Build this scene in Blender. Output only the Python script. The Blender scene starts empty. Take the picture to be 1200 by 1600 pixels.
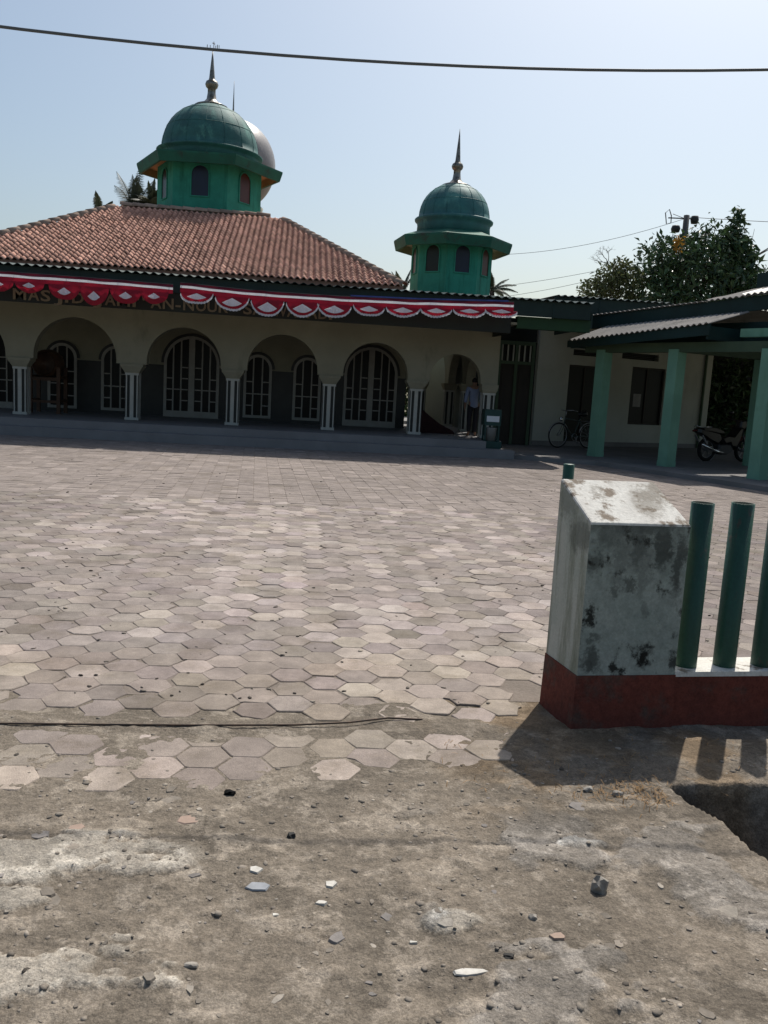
import bpy, math, random
import numpy as np
from mathutils import Vector, Matrix
random.seed(7); rng = np.random.default_rng(7)
SC = bpy.context.scene; COL = SC.collection
PI = math.pi
def R(d): return math.radians(d)
# ------------------------------------------------------------------ camera
CAM_H = 1.5
cd = bpy.data.cameras.new('camera'); cam = bpy.data.objects.new('camera', cd); COL.objects.link(cam); SC.camera = cam
cd.sensor_fit = 'VERTICAL'; cd.sensor_height = 36.0; cd.lens = 36.0*1350/1600
cd.clip_start = 0.05; cd.clip_end = 3000
def cam_basis(f=1350, vp=(468, 592), s=.057):
    d1 = np.array([vp[0]-600, vp[1]-800, f], float); d2 = np.array([vp[0]+400, vp[1]+1000*s-800, f], float)
    n = np.cross(d1, d2); n /= np.linalg.norm(n)
    up = n if n[1] < 0 else -n
    Y = d1/np.linalg.norm(d1); X = np.cross(Y, up); X /= np.linalg.norm(X)
    return np.array([X, Y, up])
B_ = cam_basis()
cam.matrix_world = Matrix(((B_[0][0], -B_[0][1], -B_[0][2], 0), (B_[1][0], -B_[1][1], -B_[1][2], 0), (B_[2][0], -B_[2][1], -B_[2][2], CAM_H), (0, 0, 0, 1)))
# ------------------------------------------------------------------ light
SUN = Vector((.34, .60, 1.0)).normalized()
SUN_EL = math.asin(SUN.z); SUN_AZ = math.atan2(SUN.x, SUN.y)
w = bpy.data.worlds.new('World'); SC.world = w; w.use_nodes = True
nt = w.node_tree; bg = nt.nodes['Background']
sky = nt.nodes.new('ShaderNodeTexSky'); sky.sky_type = 'NISHITA'; sky.sun_disc = False
sky.sun_elevation = SUN_EL; sky.sun_rotation = SUN_AZ
sky.air_density = 1.0; sky.dust_density = 3.2; sky.ozone_density = 1.0; sky.altitude = 20
wb = nt.nodes.new('ShaderNodeMix'); wb.data_type = 'RGBA'; wb.blend_type = 'MULTIPLY'; wb.inputs['Factor'].default_value = 1; wb.inputs[7].default_value = (.985, 1.032, 1.005, 1)
nt.links.new(sky.outputs[0], wb.inputs[6]); nt.links.new(wb.outputs[2], bg.inputs[0]); bg.inputs[1].default_value = 0.121
sd = bpy.data.lights.new('sun', 'SUN'); sd.energy = 5.0; sd.angle = R(.55); sd.color = (1.0, .95, .88)
so = bpy.data.objects.new('sun', sd); COL.objects.link(so); so.rotation_euler = (-SUN).to_track_quat('-Z', 'Y').to_euler()
so.location = (10, 15, 30)
SC.view_settings.view_transform = 'Standard'; SC.view_settings.look = 'None'
SC.view_settings.gamma = 1; SC.view_settings.use_curve_mapping = False; SC.view_settings.exposure = 0.0
SC.render.engine = 'CYCLES'; SC.cycles.max_bounces = 6

# ------------------------------------------------------------------ materials
def lin(c):
    return tuple((v/12.92 if v <= .04045 else ((v+.055)/1.055)**2.4) for v in c)
MATS = {}
def mat(name, c1, c2=None, scale=3.0, rough=.8, bump=0.0, bscale=None, spec=.3, metal=0.0, detail=6, stain=None, stain_scale=2.0, stain_lo=.5, stain_hi=.62,
        attr=None, rnd=0.0, attr_amt=.5, trans=0.0, stretch=(1, 1, 1), stain_stretch=(1, 1, 1), fine=None):
    """colour = noise mix of c1,c2 ; optional stain colour in blotches; attr: vertex colour multiplies; rnd: per-object random brightness"""
    m = bpy.data.materials.new(name); m.use_nodes = True; MATS[name] = m
    N = m.node_tree.nodes; L = m.node_tree.links
    b = N['Principled BSDF']; b.inputs['Roughness'].default_value = rough; b.inputs['Metallic'].default_value = metal
    b.inputs['Specular IOR Level'].default_value = spec
    geo = N.new('ShaderNodeNewGeometry')
    def mapped(st):
        mp = N.new('ShaderNodeMapping'); mp.inputs['Scale'].default_value = st; L.new(geo.outputs['Position'], mp.inputs['Vector']); return mp.outputs[0]
    def noise(sc, det=6, st=(1, 1, 1), rg=.6):
        n = N.new('ShaderNodeTexNoise'); n.inputs['Scale'].default_value = sc; n.inputs['Detail'].default_value = det; n.inputs['Roughness'].default_value = rg
        L.new(mapped(st), n.inputs['Vector']); return n.outputs['Fac']
    def ramp(f, lo, hi):
        r = N.new('ShaderNodeMapRange'); r.inputs['From Min'].default_value = lo; r.inputs['From Max'].default_value = hi; r.interpolation_type = 'SMOOTHSTEP'
        L.new(f, r.inputs['Value']); return r.outputs[0]
    def mix(f, a, c, typ='MIX'):
        x = N.new('ShaderNodeMix'); x.data_type = 'RGBA'; x.blend_type = typ
        if isinstance(f, (int, float)): x.inputs['Factor'].default_value = f
        else: L.new(f, x.inputs['Factor'])
        for s, v in ((6, a), (7, c)):
            if isinstance(v, tuple): x.inputs[s].default_value = (*v, 1)
            else: L.new(v, x.inputs[s])
        return x.outputs[2]
    c2 = c2 or c1
    col = mix(ramp(noise(scale, detail, stretch), .32, .68), tuple(c1), tuple(c2))
    if stain: col = mix(ramp(noise(stain_scale, 8, stain_stretch, .68), stain_lo, stain_hi), col, tuple(stain))
    for sc_, amp in (fine or []):
        mr = N.new('ShaderNodeMapRange'); mr.inputs['From Min'].default_value = .3; mr.inputs['From Max'].default_value = .7; mr.inputs['To Min'].default_value = 1-amp; mr.inputs['To Max'].default_value = 1+amp
        L.new(noise(sc_, 3, rg=.65), mr.inputs['Value']); cb = N.new('ShaderNodeCombineColor')
        for i in range(3): L.new(mr.outputs[0], cb.inputs[i])
        col = mix(1.0, col, cb.outputs[0], 'MULTIPLY')
    if rnd:
        oi = N.new('ShaderNodeObjectInfo'); mr = N.new('ShaderNodeMapRange'); mr.inputs['To Min'].default_value = 1-rnd; mr.inputs['To Max'].default_value = 1+rnd
        L.new(oi.outputs['Random'], mr.inputs['Value']); cb = N.new('ShaderNodeCombineColor')
        for i in range(3): L.new(mr.outputs[0], cb.inputs[i])
        col = mix(1.0, col, cb.outputs[0], 'MULTIPLY')
    if attr:
        at = N.new('ShaderNodeAttribute'); at.attribute_name = attr
        col = mix(1.0, col, at.outputs['Color'], 'MULTIPLY')
    L.new(col, b.inputs['Base Color'])
    if bump:
        bp = N.new('ShaderNodeBump'); bp.inputs['Strength'].default_value = 1.0; bp.inputs['Distance'].default_value = bump
        L.new(noise(bscale or scale*6, 8), bp.inputs['Height']); L.new(bp.outputs[0], b.inputs['Normal'])
    if trans:
        t = N.new('ShaderNodeBsdfTranslucent'); L.new(col, t.inputs['Color']); ms = N.new('ShaderNodeMixShader'); ms.inputs[0].default_value = trans
        L.new(b.outputs[0], ms.inputs[1]); L.new(t.outputs[0], ms.inputs[2]); L.new(ms.outputs[0], N['Material Output'].inputs[0])
    return m

mat('dirt', (.190, .160, .127), (.135, .115, .092), 2.6, .95, .010, 55, .1, stain=(.245, .21, .17), stain_scale=7, stain_lo=.50, stain_hi=.60, attr='shade', fine=[(38, .22), (140, .30), (330, .22)])
mat('bed', (.185, .155, .132), (.15, .127, .108), 3, .95, .004, 60, .1, fine=[(60, .15)])
mat('paver', (.305, .262, .236), (.245, .210, .190), 6, .92, .003, 160, .12, stain=(.215, .182, .155), stain_scale=2.6, stain_lo=.48, stain_hi=.68, attr='shade', fine=[(11, .10), (48, .12), (190, .18)])
mat('far_ground', (.22, .19, .15), (.16, .16, .10), .3, .95, .01, 5, .1)
mat('pebble', (.20, .172, .142), (.135, .118, .098), 18, .85, .002, 120, .2, attr='shade')
mat('white_shard', (.46, .44, .40), (.36, .34, .30), 40, .5, 0, None, .4)
mat('grey_shard', (.24, .25, .27), (.19, .20, .215), 30, .6)
mat('pink_shard', (.30, .215, .17), (.25, .185, .145), 30, .8)
mat('stone', (.30, .275, .24), (.2, .18, .155), 25, .85, .004, 90)
mat('black_bit', (.03, .028, .025), None, 5, .8)
mat('straw', (.30, .19, .09), (.20, .12, .06), 30, .9)
mat('rail_steel', (.07, .055, .045), (.12, .08, .055), 40, .6, metal=.4)
mat('cream', (.26, .25, .185), (.22, .21, .155), 1.2, .85, .002, 40, .2, stain=(.16, .15, .11), stain_scale=1.6, stain_lo=.58, stain_hi=.75, stain_stretch=(1, 1, .35))
mat('column_white', (.42, .42, .38), (.36, .36, .32), 4, .7)
mat('column_dark', (.025, .028, .025), None, 4, .7)
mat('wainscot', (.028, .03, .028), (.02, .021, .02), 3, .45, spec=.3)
mat('frame_white', (.30, .29, .26), (.26, .25, .22), 5, .6)
mat('glass_dark', (.009, .010, .010), None, 3, .35, spec=.12)
mat('step_stone', (.20, .195, .195), (.165, .16, .16), 1.5, .65, .001, 60, .3)
mat('tile', (.56, .315, .235), (.42, .225, .165), 1.6, .85, .002, 90, .2, stain=(.32, .18, .135), stain_scale=2.5, stain_lo=.55, stain_hi=.72, attr='shade')
mat('tile_single', (.56, .315, .235), (.42, .225, .165), 1.6, .85, .002, 90, .2, stain=(.32, .18, .135), stain_scale=2.5, stain_lo=.55, stain_hi=.72, rnd=.28)
mat('ridge_tile', (.40, .29, .22), (.30, .21, .16), 6, .9, .003, 60, rnd=.2)
mat('eave_green', (.012, .030, .026), (.009, .022, .02), 2, .6)
mat('sheet_green', (.012, .034, .032), (.010, .025, .022), 2, .55, spec=.25)
mat('sign_board', (.010, .012, .009), (.012, .016, .010), 2, .6)
mat('letter_gold', (.165, .13, .075), (.13, .10, .06), 9, .55)
mat('beam_green', (.018, .055, .022), (.014, .042, .018), 2, .7)
mat('tower_green', (.042, .29, .205), (.033, .24, .17), 1.2, .8, .002, 40, .25, stain=(.02, .15, .10), stain_scale=1.4, stain_lo=.50, stain_hi=.70, stain_stretch=(2.5, 2.5, .25), fine=[(5, .10)])
mat('eave_dark_green', (.02, .13, .085), (.018, .095, .065), 2, .7, stain=(.035, .05, .04), stain_scale=3, stain_lo=.52, stain_hi=.7)
mat('soffit_tan', (.50, .27, .13), (.42, .23, .115), 2.5, .85)
mat('soffit_pale', (.50, .42, .28), (.42, .36, .25), 2.5, .85)
mat('dome_green', (.038, .135, .125), (.028, .095, .092), 2.2, .66, .005, 9, .3, stain=(.085, .24, .20), stain_scale=2.6, stain_lo=.52, stain_hi=.7, stain_stretch=(1, 1, .5))
mat('dome_teal', (.035, .155, .150), (.026, .11, .112), 2.2, .62, .005, 9, .35, stain=(.08, .24, .215), stain_scale=2.6, stain_lo=.52, stain_hi=.7, stain_stretch=(1, 1, .5))
mat('dome_silver', (.215, .205, .205), (.165, .155, .158), 2.5, .45, .004, 8, .5, stain=(.28, .25, .24), stain_scale=3, stain_lo=.5, stain_hi=.7)
mat('finial_metal', (.30, .28, .24), (.16, .15, .13), 8, .38, metal=.7, stain=(.1, .09, .07), stain_scale=6)
mat('pane_navy', (.015, .022, .05), (.012, .02, .035), 2, .3)
mat('pane_maroon', (.085, .02, .015), (.06, .018, .014), 2, .4)
mat('pane_black', (.010, .018, .014), None, 2, .35)
mat('cloth_red', (.36, .011, .030), (.28, .009, .026), 6, .65, .002, 30, .3, trans=.3)
mat('cloth_maroon', (.10, .008, .02), (.07, .008, .025), 6, .7, trans=.3)
mat('cloth_white', (.78, .78, .82), (.68, .68, .74), 8, .5, .001, 40, .35, trans=.32)
mat('cloth_fan', (.88, .88, .93), (.80, .80, .86), 8, .42, 0, None, .5, trans=.25)
mat('cloth_blue', (.03, .05, .18), (.02, .03, .12), 6, .7, trans=.3)
mat('wing_white', (.40, .41, .36), (.34, .35, .30), 1.0, .85, .002, 40, .2, stain=(.25, .25, .21), stain_scale=1.5, stain_lo=.55, stain_hi=.75, stain_stretch=(1, 1, .3))
mat('pale_green', (.165, .33, .24), (.135, .275, .20), 1.5, .75, .002, 50, .25, stain=(.11, .24, .16), stain_scale=2, stain_lo=.56, stain_hi=.75, stain_stretch=(1, 1, .4))
mat('lintel_green', (.065, .10, .06), (.05, .08, .05), 1.5, .8)
mat('window_dark', (.008, .011, .010), None, 2, .35, spec=.12)
mat('wood_dark', (.035, .03, .024), (.022, .02, .017), 4, .7, stretch=(1, 1, .2))
mat('wood_brown', (.085, .045, .025), (.06, .032, .02), 4, .6)
mat('asbestos', (.25, .235, .22), (.19, .18, .17), 1.5, .95, .003, 40, .1, stain=(.13, .125, .115), stain_scale=2, stain_lo=.52, stain_hi=.7, stain_stretch=(1, 1, 1))
mat('slab_conc', (.20, .19, .185), (.155, .15, .145), 1.4, .85, .002, 50, .15)
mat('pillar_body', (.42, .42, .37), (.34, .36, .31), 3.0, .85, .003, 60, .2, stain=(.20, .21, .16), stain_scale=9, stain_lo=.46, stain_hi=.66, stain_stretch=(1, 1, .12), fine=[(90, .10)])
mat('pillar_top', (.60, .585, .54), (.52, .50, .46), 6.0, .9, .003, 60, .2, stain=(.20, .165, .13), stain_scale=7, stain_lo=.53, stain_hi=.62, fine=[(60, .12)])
mat('pillar_front', (.29, .315, .285), (.23, .262, .236), 5.0, .85, .003, 60, .2, stain=(.035, .036, .03), stain_scale=8, stain_lo=.56, stain_hi=.66, stain_stretch=(1, 1, .75), fine=[(25, .15), (90, .12)])  # same paint as the top, darkened to deepen the shaded front; blotches are mould
def mould(m, blobs, colour):
    N = m.node_tree.nodes; L = m.node_tree.links; b = N['Principled BSDF']; old = b.inputs['Base Color'].links[0].from_socket
    geo = N.new('ShaderNodeNewGeometry')
    def nz(sc, amp):
        n = N.new('ShaderNodeTexNoise'); n.inputs['Scale'].default_value = sc; n.inputs['Detail'].default_value = 7; n.inputs['Roughness'].default_value = .7; L.new(geo.outputs['Position'], n.inputs['Vector'])
        v = N.new('ShaderNodeVectorMath'); v.operation = 'SUBTRACT'; L.new(n.outputs['Color'], v.inputs[0]); v.inputs[1].default_value = (.5, .5, .5)
        k = N.new('ShaderNodeVectorMath'); k.operation = 'SCALE'; L.new(v.outputs[0], k.inputs[0]); k.inputs['Scale'].default_value = amp; return k.outputs[0]
    def add(a, c):
        v = N.new('ShaderNodeVectorMath'); v.operation = 'ADD'; L.new(a, v.inputs[0]); L.new(c, v.inputs[1]); return v.outputs[0]
    pos = add(add(geo.outputs['Position'], nz(7, .20)), nz(30, .12)); acc = None
    for (x, y, z, rx, rz, k) in blobs:
        v = N.new('ShaderNodeVectorMath'); v.operation = 'SUBTRACT'; L.new(pos, v.inputs[0]); v.inputs[1].default_value = (x, y, z)
        q = N.new('ShaderNodeVectorMath'); q.operation = 'MULTIPLY'; L.new(v.outputs[0], q.inputs[0]); q.inputs[1].default_value = (1/rx, 1/max(rx, .12), 1/rz)
        d = N.new('ShaderNodeVectorMath'); d.operation = 'LENGTH'; L.new(q.outputs[0], d.inputs[0])
        r = N.new('ShaderNodeMapRange'); r.interpolation_type = 'SMOOTHSTEP'; r.inputs['From Min'].default_value = 1.25; r.inputs['From Max'].default_value = .45; r.inputs['To Max'].default_value = k; L.new(d.outputs['Value'], r.inputs['Value'])
        if acc is None: acc = r.outputs[0]
        else:
            mx = N.new('ShaderNodeMath'); mx.operation = 'MAXIMUM'; L.new(acc, mx.inputs[0]); L.new(r.outputs[0], mx.inputs[1]); acc = mx.outputs[0]
    x = N.new('ShaderNodeMix'); x.data_type = 'RGBA'; L.new(acc, x.inputs['Factor']); L.new(old, x.inputs[6]); x.inputs[7].default_value = (*colour, 1); L.new(x.outputs[2], b.inputs['Base Color'])
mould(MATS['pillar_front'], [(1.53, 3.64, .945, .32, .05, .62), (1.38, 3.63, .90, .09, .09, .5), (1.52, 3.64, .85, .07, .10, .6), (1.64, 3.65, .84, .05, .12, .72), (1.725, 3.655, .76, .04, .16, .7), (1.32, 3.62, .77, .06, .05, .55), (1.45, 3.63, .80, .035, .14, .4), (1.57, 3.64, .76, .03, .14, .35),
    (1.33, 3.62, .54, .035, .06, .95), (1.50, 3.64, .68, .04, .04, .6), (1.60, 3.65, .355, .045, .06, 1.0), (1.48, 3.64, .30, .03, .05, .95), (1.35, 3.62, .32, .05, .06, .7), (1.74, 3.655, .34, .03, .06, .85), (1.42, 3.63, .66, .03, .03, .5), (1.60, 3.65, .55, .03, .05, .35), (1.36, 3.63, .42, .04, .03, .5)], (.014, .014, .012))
mould(MATS['pillar_body'], [(1.27, 3.70, .88, .05, .09, .55), (1.25, 3.85, 1.0, .06, .08, .4)], (.05, .055, .045))
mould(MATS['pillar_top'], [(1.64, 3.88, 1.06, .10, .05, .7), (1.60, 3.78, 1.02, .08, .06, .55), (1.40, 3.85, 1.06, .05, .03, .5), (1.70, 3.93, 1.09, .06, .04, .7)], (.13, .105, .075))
mat('pillar_mould', (.018, .017, .014), (.03, .03, .024), 10, .95)
mat('oxide_red', (.145, .040, .028), (.105, .032, .024), 5, .85, .003, 50, .15, stain=(.085, .052, .042), stain_scale=6, stain_lo=.50, stain_hi=.68, fine=[(30, .2), (110, .2)])
mat('pipe_green', (.009, .058, .037), (.007, .042, .027), 9, .48, .002, 45, .4, stain=(.045, .035, .022), stain_scale=11, stain_lo=.57, stain_hi=.68, stretch=(1, 1, .15), stain_stretch=(1, 1, .4), fine=[(60, .15)])
mat('pipe_inside', (.01, .02, .015), None, 3, .9)
mat('cable_black', (.04, .045, .05), None, 3, .6)
mat('cable_grey', (.10, .11, .12), None, 3, .55)
mat('bark', (.11, .085, .065), (.07, .055, .045), 6, .95, .01, 20)
mat('twig_grey', (.20, .18, .16), (.14, .125, .11), 6, .95)
mat('leaf_dark', (.060, .105, .040), (.038, .075, .030), 1.2, .42, spec=.5, attr='shade', trans=.15)
mat('leaf_olive', (.115, .125, .05), (.075, .095, .04), 1.2, .5, spec=.4, attr='shade', trans=.25)
mat('leaf_yellow', (.36, .19, .03), (.22, .13, .02), 4, .6, trans=.3)
mat('palm_leaf', (.055, .065, .04), (.038, .047, .03), 2, .55, trans=.2)
mat('pole_conc', (.10, .10, .10), (.07, .07, .07), 4, .9)
mat('tyre', (.012, .012, .012), None, 5, .85)
mat('chrome', (.65, .65, .65), None, 5, .22, metal=1.0)
mat('moto_black', (.012, .012, .013), None, 5, .3, spec=.45)
mat('moto_red', (.10, .015, .012), None, 5, .35)
mat('engine_grey', (.05, .05, .05), None, 5, .5)
mat('bike_paint', (.05, .07, .065), None, 5, .4)
mat('rim_steel', (.35, .35, .36), None, 5, .4, metal=.8)
mat('skin', (.20, .115, .075), None, 5, .6)
mat('hair', (.012, .010, .009), None, 5, .6)
mat('shirt', (.18, .21, .30), (.15, .18, .26), 10, .85)
mat('trousers', (.018, .018, .022), (.013, .013, .016), 10, .9)
mat('box_green', (.012, .05, .045), (.01, .04, .035), 4, .5)
mat('paper_white', (.6, .62, .64), None, 4, .7)
mat('bucket_grey', (.22, .215, .20), (.18, .175, .165), 6, .6)
mat('mat_maroon', (.030, .009, .009), (.02, .007, .007), 8, .9)
mat('lamp_dark', (.03, .03, .03), None, 4, .5)

# ------------------------------------------------------------------ builders
class MB:
    def __init__(s): s.v = []; s.f = []; s.m = []
    def add(s, vs, fs, mi=0):
        o = len(s.v); s.v += [tuple(v) for v in vs]; s.f += [tuple(i+o for i in f) for f in fs]; s.m += [mi]*len(fs); return s
    def hexa(s, p, mi=0):   # p: 4 bottom (ccw) + 4 top
        return s.add(p, [(3, 2, 1, 0), (4, 5, 6, 7), (0, 1, 5, 4), (1, 2, 6, 5), (2, 3, 7, 6), (3, 0, 4, 7)], mi)
    def box(s, x0, x1, y0, y1, z0, z1, mi=0):
        return s.hexa([(x0, y0, z0), (x1, y0, z0), (x1, y1, z0), (x0, y1, z0), (x0, y0, z1), (x1, y0, z1), (x1, y1, z1), (x0, y1, z1)], mi)
    def obox(s, c, ax, ay, sx, sy, z0, z1, mi=0):  # oriented box: centre xy, unit axes, half sizes
        c = np.array(c); ax = np.array(ax)*sx; ay = np.array(ay)*sy
        P = [c-ax-ay, c+ax-ay, c+ax+ay, c-ax+ay]
        return s.hexa([(*p, z0) for p in P]+[(*p, z1) for p in P], mi)
    def prism(s, poly, axis, a0, a1, mi=0):  # poly of 2d; axis 'y': (x,z) extruded along y ; 'z': (x,y) ; 'x': (y,z)
        def mk(p, a): return {'y': (p[0], a, p[1]), 'z': (p[0], p[1], a), 'x': (a, p[0], p[1])}[axis]
        n = len(poly); vs = [mk(p, a0) for p in poly]+[mk(p, a1) for p in poly]
        fs = [tuple(range(n)), tuple(range(2*n-1, n-1, -1))]+[(i, i+n, (i+1) % n+n, (i+1) % n) for i in range(n)]
        return s.add(vs, fs, mi)
    def tube(s, pts, r, n=8, mi=0, closed=False, cap=True):
        pts = [Vector(p) for p in pts]; k = len(pts); rs = r if isinstance(r, (list, tuple)) else [r]*k
        vs = []; up = None
        for i, p in enumerate(pts):
            if closed: t = pts[(i+1) % k]-pts[i-1]
            else: t = pts[min(i+1, k-1)]-pts[max(i-1, 0)]
            t.normalize()
            if up is None: up = Vector((0, 0, 1)) if abs(t.z) < .9 else Vector((1, 0, 0))
            a = t.cross(up).normalized(); b = a.cross(t).normalized(); up = b
            for j in range(n):
                an = 2*PI*j/n; vs.append(p+(a*math.cos(an)+b*math.sin(an))*rs[i])
        fs = []
        for i in range(k if closed else k-1):
            i2 = (i+1) % k
            for j in range(n): fs.append((i*n+j, i*n+(j+1) % n, i2*n+(j+1) % n, i2*n+j))
        if cap and not closed: fs += [tuple(range(n-1, -1, -1)), tuple(range((k-1)*n, k*n))]
        return s.add(vs, fs, mi)
    def lathe(s, prof, c, n=24, mi=0, rot=0.0, cap=True):  # prof: (r,z)
        vs = []; fs = []
        for r, z in prof:
            for j in range(n):
                a = rot+2*PI*j/n; vs.append((c[0]+r*math.cos(a), c[1]+r*math.sin(a), c[2]+z))
        for i in range(len(prof)-1):
            for j in range(n): fs.append((i*n+j, i*n+(j+1) % n, (i+1)*n+(j+1) % n, (i+1)*n+j))
        if cap: fs += [tuple(range(n-1, -1, -1)), tuple(range((len(prof)-1)*n, len(prof)*n))]
        return s.add(vs, fs, mi)
    def build(s, name, mats, parent=None, smooth=False, **kw):
        return link_mesh(name, np.array(s.v, float), s.f, mats, parent, smooth, mi=s.m, **kw)

def wloc(o):
    p = Vector((0, 0, 0))
    while o: p += o.location; o = o.parent
    return p
def link_mesh(name, v, f, mats, parent=None, smooth=False, mi=None, shade=None, label=None, cat=None, kind=None, group=None, origin='base'):
    v = np.asarray(v, float); lo = v.min(0); hi = v.max(0); c = (lo+hi)/2
    if parent is None: c = np.array([c[0], c[1], lo[2]])
    me = bpy.data.meshes.new(name); me.from_pydata((v-c).tolist(), [], f if isinstance(f, list) else f.tolist())
    if isinstance(mats, str): mats = [mats]
    for m in mats: me.materials.append(MATS[m])
    if mi is not None and len(mats) > 1: me.polygons.foreach_set('material_index', np.array(mi, np.int32))
    if smooth: me.polygons.foreach_set('use_smooth', np.ones(len(me.polygons), bool))
    if shade is not None:
        a = me.color_attributes.new('shade', 'FLOAT_COLOR', 'POINT'); s4 = np.ones((len(v), 4), np.float32)
        shade = np.asarray(shade, np.float32); s4[:, :3] = shade[:, None] if shade.ndim == 1 else shade
        a.data.foreach_set('color', s4.ravel())
    me.update()
    o = bpy.data.objects.new(name, me); COL.objects.link(o)
    o.parent = parent; o.location = Vector(c)-wloc(parent)
    tag(o, label, cat, kind, group); return o
def tag(o, label=None, cat=None, kind=None, group=None):
    for k, x in (('label', label), ('category', cat), ('kind', kind), ('group', group)):
        if x: o[k] = x
    return o
def thing(name, label, cat, loc, group=None):
    o = bpy.data.objects.new(name, None); COL.objects.link(o); o.location = loc; o.empty_display_size = .3
    return tag(o, label, cat, None, group)

# numpy value noise
def vnoise(x, y, seed=0):
    xi = np.floor(x).astype(np.int64); yi = np.floor(y).astype(np.int64); fx = x-xi; fy = y-yi
    fx = fx*fx*(3-2*fx); fy = fy*fy*(3-2*fy)
    def h(a, b):
        n = (a*374761393+b*668265263+seed*974711) & 0xffffffff; n = ((n ^ (n >> 13))*1274126177) & 0xffffffff
        return ((n ^ (n >> 16)) & 0xffff)/65535.0
    return (h(xi, yi)*(1-fx)+h(xi+1, yi)*fx)*(1-fy)+(h(xi, yi+1)*(1-fx)+h(xi+1, yi+1)*fx)*fy
def fbm(x, y, sc, octs=5, seed=0, gain=.5):
    t = 0; a = 1; n = 0
    for i in range(octs):
        t = t+a*vnoise(x*sc, y*sc, seed+i); n += a; a *= gain; sc *= 2.03
    return t/n
def sstep(a, b, x):
    t = np.clip((x-a)/(b-a), 0, 1); return t*t*(3-2*t)

# ================================================================== GROUND
DITCH_EDGE = [(3.075, 1.50), (2.94, 1.53), (2.80, 1.60), (2.66, 1.595), (2.50, 1.63), (2.2, 1.7)]   # (y, x) left lip of the ditch
def ditch_x(y): return np.interp(-y, [-a for a, b in DITCH_EDGE], [b for a, b in DITCH_EDGE])
def ground_h(x, y):
    n1 = fbm(x, y, 1.3, 3, 11)-.5; n2 = fbm(x, y, 6, 4, 21)-.5; n3 = fbm(x, y, 30, 3, 31)-.5
    amp = 1-sstep(3.5, 3.8, y)*.75
    z = (.030*n1+.022*n2+.010*n3)*amp
    z = z-.001-.005*sstep(3.62, 3.8, y)+.0075*sstep(.50, .66, fbm(x, y*1.3, 2.6, 5, 171))*sstep(3.0, 3.2, y)+.004*sstep(3.52, 3.60, y)*(1-sstep(3.66, 3.76, y))
    bare = sstep(3.02, 3.12, y)*sstep(3.56, 3.50, y)*sstep(1.0, .7, x); z = z*(1-.72*bare)-.0030*bare
    # worn pale crusts
    cr = fbm(x, y*1.7, 3.6, 7, 51, .62)
    bl = 0
    for (bx_, by_, rx_, ry_) in ((-.72, 2.53, .34, .14), (-.50, 2.49, .16, .06), (-.85, 2.35, .22, .07), (-.58, 2.03, .30, .17), (-.42, 2.12, .12, .10), (-.80, 1.86, .30, .10), (.49, 2.20, .07, .05), (1.02, 2.62, .12, .035)):
        bl = np.maximum(bl, np.exp(-((x-bx_)/rx_)**2-((y-by_)/ry_)**2))
    m = sstep(.33, .40, bl*.72+(cr-.5)*1.7+.03)*sstep(.06, .22, bl)
    m2 = sstep(.50, .53, fbm(x, y*1.4, 2.2, 5, 77))*sstep(.35, .5, x)*sstep(2.95, 2.75, y)*sstep(1.5, 1.9, y)
    m3 = sstep(.60, .63, fbm(x, y*1.6, 7, 4, 93))*sstep(3.1, 2.9, y)
    z = z+.011*m+.009*m2+.005*m3
    # shoulder of soil along the fence foot and ditch rim
    z = z+.03*sstep(1.1, 1.9, x)*sstep(3.02, 3.25, y)*sstep(3.6, 3.4, y)*.8
    # ditch
    lip = ditch_x(y)+.03*(fbm(x, y, 9, 3, 5)-.5)
    inside = sstep(0, .035, x-lip)*sstep(0, .02, 3.085+.03*(fbm(x, y, 8, 3, 8)-.5)-y)*sstep(2.15, 2.2, y)
    depth = np.where(y > 2.86, .03+(3.085-y)*1.75, 1.1)
    depth = np.where((y <= 2.86) & (y > 2.80), .45+(2.86-y)/.06*.65, depth)
    z = z-inside*np.maximum(depth, 0)
    return z, m, m2, m3, inside
nx, ny = 480, 270
gx = np.linspace(-2.3, 3.2, nx); gy = np.concatenate([np.linspace(.6, 1.6, 30)[:-1], np.linspace(1.6, 4.0, ny-29)])
ny = len(gy)
GX, GY = np.meshgrid(gx, gy); gxx = GX.ravel(); gyy = GY.ravel()
gz, gm, gm2, gm3, gin = ground_h(gxx, gyy)
sh = .60+.55*fbm(gxx, gyy*1.5, 2.1, 6, 3, .62)+.22*(fbm(gxx, gyy*1.8, 16, 4, 13)-.5)
base = np.stack([sh, sh, sh], 1)
base *= (1+gm*.80)[:, None]*np.array([1, 1.06, 1.12])**gm[:, None]
base *= (1+gm2*.16)[:, None]*np.array([.97, 1.02, 1.10])**gm2[:, None]
base *= (1+gm3*.22)[:, None]
base *= (1-.42*gin)[:, None]  # soil colour inside the ditch lowered to deepen its shade
dry = sstep(.5, .9, gxx)*sstep(2.7, 3.0, gyy)*sstep(.42, .62, fbm(gxx, gyy, 4, 4, 61))
base *= np.array([1.06, .94, .80])**dry[:, None]
I = np.arange(nx*ny).reshape(ny, nx)
F = np.stack([I[:-1, :-1].ravel(), I[:-1, 1:].ravel(), I[1:, 1:].ravel(), I[1:, :-1].ravel()], 1)
link_mesh('ground', np.stack([gxx, gyy, gz], 1), F, 'dirt', None, True, shade=base, kind='structure')
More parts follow.
